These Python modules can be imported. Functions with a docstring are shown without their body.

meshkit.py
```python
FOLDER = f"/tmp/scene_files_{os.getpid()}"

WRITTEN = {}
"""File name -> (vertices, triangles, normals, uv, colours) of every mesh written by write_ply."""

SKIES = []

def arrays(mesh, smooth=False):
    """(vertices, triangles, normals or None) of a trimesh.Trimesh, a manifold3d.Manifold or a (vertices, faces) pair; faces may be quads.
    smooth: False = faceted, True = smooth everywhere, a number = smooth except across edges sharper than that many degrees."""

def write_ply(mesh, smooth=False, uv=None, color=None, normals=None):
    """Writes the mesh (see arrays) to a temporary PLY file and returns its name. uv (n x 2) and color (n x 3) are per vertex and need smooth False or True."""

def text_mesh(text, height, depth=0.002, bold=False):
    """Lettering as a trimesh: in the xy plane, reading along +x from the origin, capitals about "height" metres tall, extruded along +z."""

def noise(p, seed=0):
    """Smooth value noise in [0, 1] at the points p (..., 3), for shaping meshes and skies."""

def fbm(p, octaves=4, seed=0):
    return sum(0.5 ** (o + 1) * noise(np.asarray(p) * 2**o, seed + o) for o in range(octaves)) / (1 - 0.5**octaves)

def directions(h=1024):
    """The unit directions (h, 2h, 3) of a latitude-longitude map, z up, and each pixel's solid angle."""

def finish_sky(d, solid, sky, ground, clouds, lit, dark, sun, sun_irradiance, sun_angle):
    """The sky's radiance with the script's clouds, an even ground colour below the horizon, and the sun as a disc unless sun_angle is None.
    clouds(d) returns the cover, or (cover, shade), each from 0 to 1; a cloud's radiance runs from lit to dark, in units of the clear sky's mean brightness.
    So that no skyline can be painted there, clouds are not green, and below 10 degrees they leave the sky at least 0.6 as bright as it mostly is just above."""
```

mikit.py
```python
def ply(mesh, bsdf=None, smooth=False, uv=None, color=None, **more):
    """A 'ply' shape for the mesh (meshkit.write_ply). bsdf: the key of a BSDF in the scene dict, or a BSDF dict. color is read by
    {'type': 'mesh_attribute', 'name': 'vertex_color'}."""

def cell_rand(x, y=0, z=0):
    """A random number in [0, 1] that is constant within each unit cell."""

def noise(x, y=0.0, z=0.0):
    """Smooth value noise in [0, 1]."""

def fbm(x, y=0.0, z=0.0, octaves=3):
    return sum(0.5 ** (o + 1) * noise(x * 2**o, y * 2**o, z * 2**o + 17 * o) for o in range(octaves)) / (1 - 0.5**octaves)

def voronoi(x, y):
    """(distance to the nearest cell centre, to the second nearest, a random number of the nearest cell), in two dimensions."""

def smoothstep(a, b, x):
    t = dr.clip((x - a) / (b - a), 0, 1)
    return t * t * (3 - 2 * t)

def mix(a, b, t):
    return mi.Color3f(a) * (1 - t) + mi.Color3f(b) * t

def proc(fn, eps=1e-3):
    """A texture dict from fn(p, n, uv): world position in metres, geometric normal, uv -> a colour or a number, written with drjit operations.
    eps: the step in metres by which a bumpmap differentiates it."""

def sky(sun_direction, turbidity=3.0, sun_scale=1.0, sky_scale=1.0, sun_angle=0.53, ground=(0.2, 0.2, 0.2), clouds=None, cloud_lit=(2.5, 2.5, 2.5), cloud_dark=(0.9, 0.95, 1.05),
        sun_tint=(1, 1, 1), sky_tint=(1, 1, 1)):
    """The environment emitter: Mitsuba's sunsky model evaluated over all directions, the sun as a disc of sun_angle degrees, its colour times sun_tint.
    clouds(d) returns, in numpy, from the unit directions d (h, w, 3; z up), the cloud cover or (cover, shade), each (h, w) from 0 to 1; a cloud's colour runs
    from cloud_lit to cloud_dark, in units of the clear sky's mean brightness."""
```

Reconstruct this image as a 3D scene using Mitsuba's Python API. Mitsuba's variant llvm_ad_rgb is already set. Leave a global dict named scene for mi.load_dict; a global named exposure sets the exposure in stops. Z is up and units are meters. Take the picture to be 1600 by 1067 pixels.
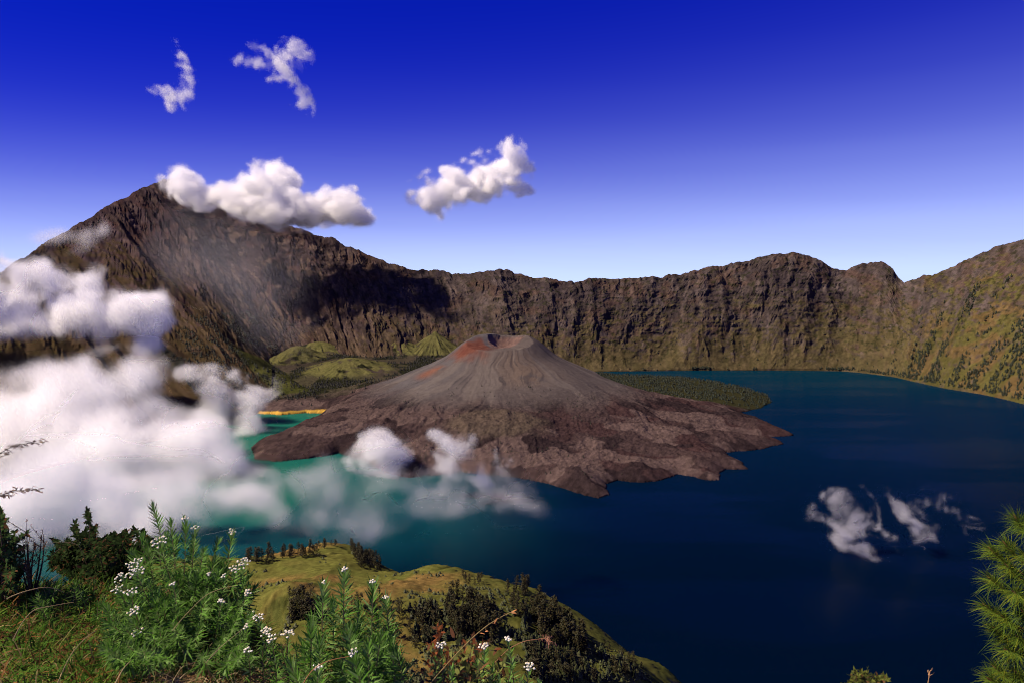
import math, random
import numpy as np
import trimesh
import mitsuba as mi
import drjit as dr
import mikit, meshkit
from scipy import ndimage
from scipy.interpolate import PchipInterpolator, RBFInterpolator, RegularGridInterpolator

# ------------------------------------------------------------------ camera, sky, sun, exposure
scene, labels = {}, {}
EYE = np.array([0.0, 0.0, 600.0])          # lake surface is z = 0, the viewpoint is on the caldera rim 600 m above it
PITCH = math.radians(4.45)
FOC = 1067.0                               # focal length in pixels of a 1600 pixel wide picture
FWD = np.array([0, math.cos(PITCH), -math.sin(PITCH)])
UPV = np.array([0, math.sin(PITCH), math.cos(PITCH)])
T = mi.ScalarTransform4f
scene['camera'] = {'type': 'perspective', 'fov': 2 * math.degrees(math.atan(800 / FOC)), 'fov_axis': 'x', 'near_clip': 0.05, 'far_clip': 60000.0,
                   'to_world': T().look_at(origin=EYE.tolist(), target=(EYE + FWD).tolist(), up=[0, 0, 1])}
SUN = np.array([-0.68, -0.12, 0.72])


def sky_clouds(d):
    """A thin pale veil that thickens towards the horizon, streaked like cirrostratus, denser to the right of the view (away from the sun)."""
    el = np.degrees(np.arcsin(np.clip(d[..., 2], -1, 1)))
    q = np.stack([d[..., 0] * 2.2, d[..., 1] * 2.2, d[..., 2] * 34], -1)
    streak = meshkit.fbm(q, 4, 5)
    side = 1.0 + 0.28 * d[..., 0] / np.maximum(np.hypot(d[..., 0], d[..., 1]), 1e-6)
    c = 0.92 * np.exp(-(np.maximum(el, 0) / (6.7 * side)) ** 1.5) * (0.93 + 0.14 * streak)
    return np.clip(c, 0, 1)


scene['sky'] = mikit.sky(SUN.tolist(), turbidity=2.2, sky_scale=0.55, sky_tint=(0.006, 0.045, 1.0), clouds=sky_clouds, cloud_lit=(5.6, 6.9, 10.6), cloud_dark=(0.8, 0.9, 1.1), sun_tint=(0.99, 1.0, 1.05))
exposure = 2.4


def ray(px, py):
    d = FWD + (px - 800) / FOC * np.array([1.0, 0, 0]) + (533.5 - py) / FOC * UPV
    return d


def on_plane(px, py, z=0.0):
    d = ray(px, py)
    return EYE + d * ((z - EYE[2]) / d[2])


def at_y(px, py, y):
    d = ray(px, py)
    return EYE + d * (y / d[1])


# ------------------------------------------------------------------ helpers
_LAT = np.random.default_rng(99).random(128 * 128 * 64).astype(np.float32)


def noise(p, seed=0):
    """Smooth value noise in [0, 1] from a lattice of random numbers."""
    p = np.asarray(p, np.float64)
    i = np.floor(p)
    t = (p - i).astype(np.float32)
    t = t * t * (3 - 2 * t)
    i = i.astype(np.int32)
    rng = (seed * 7919 + 13) & 0xFFFF
    x0, y0, z0 = (i[..., 0] + rng % 127) & 127, (i[..., 1] + (rng * 31) % 127) & 127, (i[..., 2] + (rng * 17) % 63) & 63
    x1, y1, z1 = (x0 + 1) & 127, (y0 + 1) & 127, (z0 + 1) & 63
    tx, ty, tz = t[..., 0], t[..., 1], t[..., 2]

    def row(x, y):
        c = (x * 128 + y) * 64
        a = _LAT[c + z0]
        return a + (_LAT[c + z1] - a) * tz
    a, b, c, d = row(x0, y0), row(x0, y1), row(x1, y0), row(x1, y1)
    a = a + (b - a) * ty
    c = c + (d - c) * ty
    return (a + (c - a) * tx).astype(np.float64)


def fbm(p, octaves=4, seed=0):
    p = np.asarray(p)
    return sum(0.5 ** (o + 1) * noise(p * 2 ** o, seed + o) for o in range(octaves)) / (1 - 0.5 ** octaves)


def ridged(p, octaves=4, seed=0):
    out, amp, tot = 0, 1.0, 0
    for o in range(octaves):
        out = out + amp * (1 - np.abs(2 * noise(np.asarray(p) * 2 ** o, seed + 31 * o) - 1))
        tot += amp
        amp *= 0.5
    return out / tot


def p3(x, y, z=0.0):
    return np.stack(np.broadcast_arrays(x, y, z), -1)


def sstep(a, b, x):
    t = np.clip((x - a) / (b - a), 0, 1)
    return t * t * (3 - 2 * t)


def lerp(a, b, t):
    return np.asarray(a) * (1 - t[..., None]) + np.asarray(b) * t[..., None]


def erode(H, cell, n, batches, seed, steps=70, k_cap=5.0, k_er=0.35, k_dep=0.25, keep=0.86, protect=None):
    """Drops of water run down the height map H (cell = spacing in metres of its two axes), cutting gullies and laying down fans."""
    rng = np.random.default_rng(seed)
    H = H.copy()
    ni, nj = H.shape
    flat = H.reshape(-1)
    for _ in range(batches):
        p = np.stack([rng.uniform(1, ni - 3, n), rng.uniform(1, nj - 3, n)], 1)
        vel = np.zeros((n, 2))
        sed, water = np.zeros(n), np.ones(n)
        for _ in range(steps):
            i = p.astype(int)
            f = p - i
            c = i[:, 0] * nj + i[:, 1]
            h00, h01, h10, h11 = flat[c], flat[c + 1], flat[c + nj], flat[c + nj + 1]
            gi = ((h10 - h00) * (1 - f[:, 1]) + (h11 - h01) * f[:, 1]) / cell[0]
            gj = ((h01 - h00) * (1 - f[:, 0]) + (h11 - h10) * f[:, 0]) / cell[1]
            h = (h00 * (1 - f[:, 0]) + h10 * f[:, 0]) * (1 - f[:, 1]) + (h01 * (1 - f[:, 0]) + h11 * f[:, 0]) * f[:, 1]
            vel = vel * 0.35 - 0.65 * np.stack([gi, gj], 1)
            ln = np.linalg.norm(vel, axis=1, keepdims=True) + 1e-9
            m = min(cell) * 1.15
            q = p + vel / ln * m / np.asarray(cell)
            ok = (q[:, 0] > 1) & (q[:, 0] < ni - 3) & (q[:, 1] > 1) & (q[:, 1] < nj - 3)
            q = np.where(ok[:, None], q, p)
            iq = q.astype(int)
            fq = q - iq
            cq = iq[:, 0] * nj + iq[:, 1]
            hn = (flat[cq] * (1 - fq[:, 0]) + flat[cq + nj] * fq[:, 0]) * (1 - fq[:, 1]) + (flat[cq + 1] * (1 - fq[:, 0]) + flat[cq + nj + 1] * fq[:, 0]) * fq[:, 1]
            dh = hn - h
            cap = np.clip(-dh / m, 0.0, 1.6) * water * k_cap
            ex = sed - cap
            dep = np.where(dh > 0, np.minimum(dh, sed), np.maximum(ex, 0) * k_dep)
            er = np.where((dh <= 0) & (ex < 0), np.minimum(-ex * k_er, -dh * 0.7), 0) * ok
            if protect is not None:
                er = er * protect.reshape(-1)[c]
            chg = dep * ok - er
            sed = sed - chg
            w = np.stack([(1 - f[:, 0]) * (1 - f[:, 1]), (1 - f[:, 0]) * f[:, 1], f[:, 0] * (1 - f[:, 1]), f[:, 0] * f[:, 1]])
            flat += np.bincount(np.concatenate([c, c + 1, c + nj, c + nj + 1]), (w * chg).reshape(-1), flat.size)
            water *= 0.985
            p = q
    return flat.reshape(ni, nj)


def grid_faces(nr, nc, keep=None):
    i = np.arange(nr * nc).reshape(nr, nc)
    q = np.stack([i[:-1, :-1], i[:-1, 1:], i[1:, 1:], i[1:, :-1]], -1).reshape(-1, 4)
    if keep is not None:
        k = keep.reshape(-1)
        q = q[k[q].any(1)]
    return np.vstack([q[:, [0, 1, 2]], q[:, [0, 2, 3]]])


def grid_mesh(P, color, keep=None, flip=False):
    nr, nc = P.shape[:2]
    f = grid_faces(nr, nc, keep)
    if flip:
        f = f[:, ::-1]
    used = np.unique(f)
    remap = -np.ones(nr * nc, int)
    remap[used] = np.arange(len(used))
    return (P.reshape(-1, 3)[used], remap[f]), np.clip(color.reshape(-1, 3)[used] * 0.47, 0.004, 0.9)


scene['mat_terrain'] = {'type': 'twosided', 'bsdf': {'type': 'diffuse', 'reflectance': {'type': 'mesh_attribute', 'name': 'vertex_color'}}}


def structure(name, mesh, color, label, mat='mat_terrain'):
    scene[name] = mikit.ply(mesh, mat, smooth=True, color=color)
    labels[name] = {'label': label, 'kind': 'structure'}


# ------------------------------------------------------------------ the caldera wall
# each column: foot of the wall (pixel and height above the lake), rim (pixel and distance)
COLS = [
    ((-300, 900, 0), (-420, 475, 2300)), ((0, 760, 0), (-150, 440, 3400)), ((200, 705, 0), (0, 428, 4300)), ((330, 672, 0), (70, 382, 5200)),
    ((415, 648, 0), (130, 347, 5700)), ((425, 600, 60), (190, 311, 6150)), ((435, 565, 90), (265, 279, 6500)), ((470, 553, 110), (360, 322, 6450)),
    ((530, 560, 100), (470, 358, 6350)), ((600, 570, 80), (560, 388, 6150)), ((680, 572, 60), (640, 420, 5950)), ((790, 580, 20), (760, 425, 5700)),
    ((900, 582, 0), (885, 442, 5600)), ((1000, 580, 0), (1000, 434, 5600)), ((1120, 579, 0), (1120, 415, 5650)), ((1230, 579, 0), (1240, 396, 5650)),
    ((1310, 580, 0), (1320, 421, 5650)), ((1365, 585, 0), (1380, 410, 5550)), ((1400, 590, 0), (1412, 441, 5350)), ((1425, 596, 0), (1490, 415, 4950)),
    ((1470, 606, 0), (1600, 370, 4450)), ((1550, 620, 0), (1780, 330, 3800)), ((1700, 660, 0), (2100, 300, 3000)), ((2100, 850, 0), (2600, 300, 2300)),
]
SKYLINE = np.array([(-600, 480), (-420, 475), (-150, 440), (0, 425), (40, 400), (75, 375), (130, 346), (190, 311), (240, 287), (255, 280), (265, 279), (275, 284), (300, 300), (360, 324), (420, 346), (450, 352),
                    (470, 358), (505, 368), (520, 370), (535, 379), (560, 388), (585, 399), (610, 412), (640, 420), (670, 423), (690, 420), (705, 425), (735, 427), (760, 424), (790, 422), (812, 425), (830, 432), (885, 442), (940, 437), (1000, 434),
                    (1060, 428), (1120, 415), (1180, 402), (1215, 396), (1240, 395), (1262, 399), (1280, 407), (1300, 417), (1322, 422), (1335, 416), (1348, 410), (1380, 409), (1390, 418), (1400, 430), (1412, 441),
                    (1430, 437), (1455, 429), (1500, 412), (1530, 400), (1550, 388), (1600, 370), (1680, 340), (1780, 325), (2100, 300), (2600, 300)], float)


def spur_top(X, Y):
    """The green spur that runs from the foot of the volcano down to the small bay."""
    spur = [at_y(225, 470, 4800), at_y(300, 508, 4450), at_y(370, 545, 4100), at_y(440, 590, 3800), at_y(510, 626, 3500), at_y(556, 642, 3330)]
    zs = np.full_like(X, -1e9)
    rough = 30 * ridged(p3(X / 140, Y / 140, 0.0), 4, 41) - 12
    for a, b in zip(spur[:-1], spur[1:]):
        ab = (b - a)[:2]
        f = np.clip(((X - a[0]) * ab[0] + (Y - a[1]) * ab[1]) / (ab @ ab), 0, 1)
        dist = np.hypot(X - a[0] - f * ab[0], Y - a[1] - f * ab[1])
        zs = np.maximum(zs, a[2] + f * (b[2] - a[2]) - 0.62 * np.sqrt(dist ** 2 + 40 ** 2) + 25 - rough)
    return zs


def build_wall():
    n_s, n_t = 1500, 300
    base = np.array([on_plane(*c[0]) for c in COLS])
    rim = np.array([at_y(*c[1]) for c in COLS])
    k = np.arange(len(COLS), dtype=float)
    # sample columns evenly in the angle they take up, denser where seen
    fine = np.linspace(0, len(COLS) - 1, 4000)
    rimf = PchipInterpolator(k, rim)(fine)
    ang = np.arctan2(rimf[:, 0], rimf[:, 1])
    w = np.where(np.abs(ang) < 0.72, 1.0, 0.25)
    acc = np.concatenate([[0], np.cumsum(np.abs(np.diff(ang)) * 0.5 * (w[1:] + w[:-1]) + 2e-5)])
    sk = np.interp(np.linspace(0, acc[-1], n_s), acc, fine)
    B = PchipInterpolator(k, base)(sk)
    B[:, :2] = np.stack([ndimage.gaussian_filter1d(B[:, i], 6) for i in (0, 1)], 1)
    R = PchipInterpolator(k, rim)(sk)
    # height of the rim from the skyline
    px = 800 + FOC * R[:, 0] / (R[:, 1] * math.cos(PITCH) - (R[:, 2] - 600) * math.sin(PITCH))
    py = np.interp(px, SKYLINE[:, 0], SKYLINE[:, 1])
    for _ in range(3):
        d = np.array([at_y(a, b, c) for a, b, c in zip(px, py, R[:, 1])])
        R[:, 2] = d[:, 2]
    mid = 0.4 * B + 0.6 * R
    u = np.concatenate([[0], np.cumsum(np.linalg.norm(np.diff(mid[:, :2], axis=0), axis=1))])   # metres along the wall
    t = np.concatenate([np.linspace(0, 1, n_t - 40) ** 0.95, 1 + np.linspace(0.004, 0.5, 40)])
    S, Tt = np.meshgrid(np.arange(n_s), t, indexing='ij')
    U = u[S]
    Wi = (R - B)[:, :2]
    L = np.linalg.norm(Wi, axis=1)
    N = Wi / L[:, None]                                   # uphill direction
    N = np.stack([ndimage.gaussian_filter1d(N[:, i], 25) for i in (0, 1)], 1)
    tt = np.clip(Tt, 0, 1)
    # profile: scree, cliff, shoulder. smoother on the high volcano at the left and on the slope at the right
    cliff = np.interp(sk, [0, 4, 6, 8, 10, 12, 17, 19, 21, 23], [0.35, 0.3, 0.12, 0.25, 0.6, 0.85, 0.8, 0.4, 0.3, 0.3])[S]
    g_c = PchipInterpolator([0, 0.18, 0.38, 0.62, 0.82, 1], [0, 0.13, 0.34, 0.68, 0.90, 1])(tt)
    g_s = PchipInterpolator([0, 0.3, 0.6, 1], [0, 0.24, 0.54, 1])(tt)
    G = g_s * (1 - cliff) + g_c * cliff
    Z = B[S, 2] + (R[S, 2] - B[S, 2]) * G
    out = np.maximum(Tt - 1, 0)
    Z = Z - out * (L[S]) * 0.75 - out ** 0.5 * 12
    warp = 90 * (fbm(p3(U / 260, Z / 200, 1.0), 3, 11) - 0.5) + 30 * (fbm(p3(U / 60, Z / 50, 1.0), 3, 12) - 0.5)
    Uw = U + warp
    mask = sstep(0.0, 0.25, tt) * (1 - 0.75 * sstep(0.86, 1.0, tt))
    mask_b = sstep(0.0, 0.06, tt) * (1 - 0.6 * sstep(0.93, 1.0, tt))
    hi = np.interp(sk, [0, 4, 7, 9, 12, 18, 20, 23], [0.9, 1.0, 1.35, 1.2, 1.0, 0.9, 0.9, 0.9])[S]
    big = ridged(p3(Uw / 420, Z / 900, 0.0), 3, 21)
    midn = ridged(p3(Uw / 130, Z / 240, 3.0), 4, 22)
    ribs = np.abs(2 * noise(p3(Uw / 190, Z / 1500, 5.0), 32) - 1) ** 0.7
    ribs2 = np.abs(2 * noise(p3(Uw / 75, Z / 700, 8.0), 33) - 1) ** 0.7
    Z = Z + hi * (mask * (185 * (big - 0.66) + 52 * (midn - 0.62) + (105 * (ribs - 0.55) * sstep(0.35, 0.7, noise(p3(U / 520, Z / 600, 1.0), 34)) + 52 * (ribs2 - 0.55) * sstep(0.3, 0.65, noise(p3(U / 260, Z / 300, 2.0), 35))) * cliff) + mask_b * 40 * (fbm(p3(U / 60, Z / 60, 5.0), 4, 26) - 0.5))
    nt1 = n_t - 34
    face = np.interp(sk, [0, 4.5, 5.5, 9, 10.5, 23], [1, 1, 0.4, 0.4, 1, 1])[S]
    cell = (float(np.median(np.diff(u))), float(np.median(L) / (n_t - 40)))
    Z[:, :nt1] = erode(Z[:, :nt1], cell, 60000, 10, 3, steps=80, protect=(1 - 0.92 * sstep(0.93, 1.0, Tt[:, :nt1])) * face[:, :nt1])
    rough = fbm(p3(U / 50, Z / 40, 5.0), 5, 27) - 0.5
    crag = ridged(p3(Uw / 70, Z / 60, 9.0), 5, 28)
    strata = np.abs(2 * noise(p3(U / 400, Z / 26 + 0.7 * rough, 0.0), 29) - 1)
    steep = sstep(0.25, 0.5, tt) * cliff
    D = hi * mask_b * ((16 + 26 * (1 - face)) * rough + (10 + 22 * steep + 40 * (1 - face)) * (crag - 0.62)) + 2.0 * mask * cliff * strata
    X = B[S, 0] + Wi[S, 0] * Tt - N[S, 0] * D
    Y = B[S, 1] + Wi[S, 1] * Tt - N[S, 1] * D
    rimrough = (fbm(p3(U / 55, 0.0, 0.0), 4, 30) - 0.5) * 26 * sstep(0.8, 1, tt) + (fbm(p3(U / 12, 2.0, 0.0), 3, 31) - 0.5) * 9 * sstep(0.9, 1, tt)
    Z = Z + mask_b * D * 0.2 + rimrough * np.interp(sk, [0, 4, 6, 7, 9, 23], [1, 0.5, 0.3, 0.7, 1, 1])[S]
    # lower spurs and hills that stand against the foot of the wall
    def hill(cx, cy, top, r, k=1.0, seed=1):
        e = np.hypot(X - cx, Y - cy) * (1 + 0.25 * (fbm(p3(X / 90, Y / 90, 0.0), 3, seed) - 0.5))
        h = top * np.exp(-(e / r) ** 2 * k) if k > 0 else top * (1 - e / r)
        return h
    zs = spur_top(X, Y)
    green = np.zeros_like(X)
    on = sstep(-25, 15, zs - Z)
    Z = np.where(zs > Z, zs, Z)
    green = np.maximum(green, on)
    Z = np.where((Tt < 0.02) & (B[S, 2] < 1), np.minimum(Z, -6), Z)
    P = np.stack([X, Y, Z], -1)
    # slope and occlusion-free colour: rock, scree, grass, by height, steepness and noise
    nrm = np.cross(np.gradient(P, axis=1), np.gradient(P, axis=0))
    nz = np.abs(nrm[..., 2]) / (np.linalg.norm(nrm, axis=-1) + 1e-9)
    rock = lerp([0.092, 0.074, 0.072], [0.160, 0.124, 0.110], fbm(p3(U / 60, Z / 40, 0.0), 4, 51))
    rock = rock * (0.72 + 0.5 * sstep(0.35, 0.75, fbm(p3(U / 40, Z / 150, 4.0), 4, 62)))[..., None]
    rock = lerp(rock, [0.085, 0.066, 0.066], sstep(0.5, 0.7, fbm(p3(U / 200, Z / 90, 7.0), 3, 52)))
    rust = np.array([0.15, 0.088, 0.062])
    rock = lerp(rock, rust, 0.5 * sstep(0.52, 0.7, fbm(p3(U / 120, Z / 70, 2.0), 4, 53)))
    grass = lerp([0.085, 0.080, 0.028], [0.17, 0.128, 0.062], fbm(p3(U / 45, Z / 35, 4.0), 4, 54))
    fg = fbm(p3(U / 35, Z / 22, 8.0), 5, 55)
    low = np.interp(sk, [0, 3, 5, 7, 9, 11, 13, 18, 19.5, 21, 23], [720, 720, 520, 280, 300, 240, 330, 420, 520, 620, 620])[S]
    gmask = sstep(0.42, 0.66, 0.6 * fg + 0.4 * fbm(p3(U / 170, Z / 120, 2.0), 3, 61) + 0.30 * (nz - 0.55) + 0.26 * (1 - Z / low))
    gmask = np.maximum(gmask, 0.9 * sstep(5.5, 6.5, np.repeat(sk[:, None], n_t, 1)) * sstep(11, 10, np.repeat(sk[:, None], n_t, 1)) * sstep(0.30, 0.10, tt) * sstep(0.38, 0.5, fg))
    gmask *= np.interp(sk, [0, 4, 5.3, 6.3, 8, 10, 12, 23], [1, 1, 0.9, 0.45, 0.5, 0.75, 0.85, 0.95])[S]
    layer = fbm(p3(U / 700, Z / 85 + 0.8 * fbm(p3(U / 300, Z / 200, 3.0), 3, 71), 2.0), 3, 72)
    rock = rock * (1 + 0.55 * cliff * (layer - 0.5))[..., None]
    scree = sstep(0.56, 0.66, fbm(p3(Uw / 55, Z / 420, 5.0), 3, 73)) * sstep(0.75, 0.35, tt)
    rock = lerp(rock, [0.19, 0.145, 0.11], 0.6 * scree)
    col = lerp(rock, grass, gmask)
    yel = sstep(17.5, 20, np.repeat(sk[:, None], n_t, 1))
    gy = lerp([0.15, 0.145, 0.035], [0.23, 0.145, 0.055], sstep(0.45, 0.6, fbm(p3(U / 110, Z / 70, 9.0), 4, 66)))
    col = lerp(col, gy, 0.65 * yel * gmask)
    bush = sstep(0.60, 0.68, fbm(p3(U / 22, Z / 15, 3.0), 4, 56)) * sstep(0.05, 0.4, tt) * 0.7
    bush = bush * np.interp(sk, [0, 6, 9, 12, 23], [0.6, 0.2, 0.4, 1, 1])[S]
    col = lerp(col, [0.035, 0.040, 0.016], bush)
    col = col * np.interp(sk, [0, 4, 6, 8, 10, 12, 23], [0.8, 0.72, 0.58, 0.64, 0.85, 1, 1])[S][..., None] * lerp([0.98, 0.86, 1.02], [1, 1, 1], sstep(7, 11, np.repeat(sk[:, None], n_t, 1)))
    tanscar = sstep(0.57, 0.63, fbm(p3(Uw / 26, Z / 60, 6.0), 4, 57)) * np.interp(sk, [0, 5, 7, 9, 11, 23], [0, 0.2, 0.5, 0.35, 0.1, 0.1])[S]
    col = lerp(col, [0.24, 0.17, 0.12], tanscar)
    gl = lerp([0.060, 0.072, 0.020], [0.105, 0.105, 0.03], fbm(p3(X / 60, Y / 60, Z / 60), 4, 58))
    gl = lerp(gl, [0.028, 0.034, 0.014], sstep(0.5, 0.62, fbm(p3(X / 120, Y / 120, Z / 80), 4, 59)))
    col = lerp(col, gl, green * 0.9)
    cc = (1 + 0.9 * sstep(2.5, 4, np.repeat(sk[:, None], n_t, 1)) * (fbm(p3(U / 16, Z / 11, 1.0), 3, 60) - 0.5)) * (1 + 0.5 * (fbm(p3(Uw / 30, Z / 160, 1.0), 3, 63) - 0.5))
    col = col * cc[..., None]
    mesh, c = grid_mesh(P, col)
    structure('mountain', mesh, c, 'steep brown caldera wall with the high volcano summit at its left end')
    return dict(P=P, sk=sk, t=t, nz=nz, U=U)


WALL = build_wall()

# ------------------------------------------------------------------ cone and lava field in the lake, with the valley floor behind it
SHORE_PX = [(512, 646), (514, 651), (500, 656), (480, 662), (455, 673), (430, 684), (400, 692), (392, 700), (398, 718), (430, 721), (470, 717), (500, 714), (530, 708), (570, 720), (600, 738), (640, 746), (680, 742),
            (720, 738), (760, 742), (800, 745), (830, 750), (860, 756), (890, 766), (915, 774), (935, 778), (956, 773), (948, 764), (946, 756), (965, 751), (1000, 753), (1040, 750), (1058, 741), (1085, 745), (1110, 751), (1126, 749),
            (1124, 740), (1132, 733), (1168, 732), (1160, 723), (1140, 715), (1136, 706), (1160, 705), (1190, 701), (1226, 693), (1215, 688), (1190, 686), (1165, 683), (1200, 683), (1243, 680), (1216, 670), (1200, 662), (1172, 655),
            (1150, 646), (1165, 643), (1190, 637), (1206, 628), (1200, 618), (1170, 608), (1120, 598), (1070, 592), (1020, 590), (970, 588), (930, 585)]
CONE = at_y(783, 530, 3350)


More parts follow.
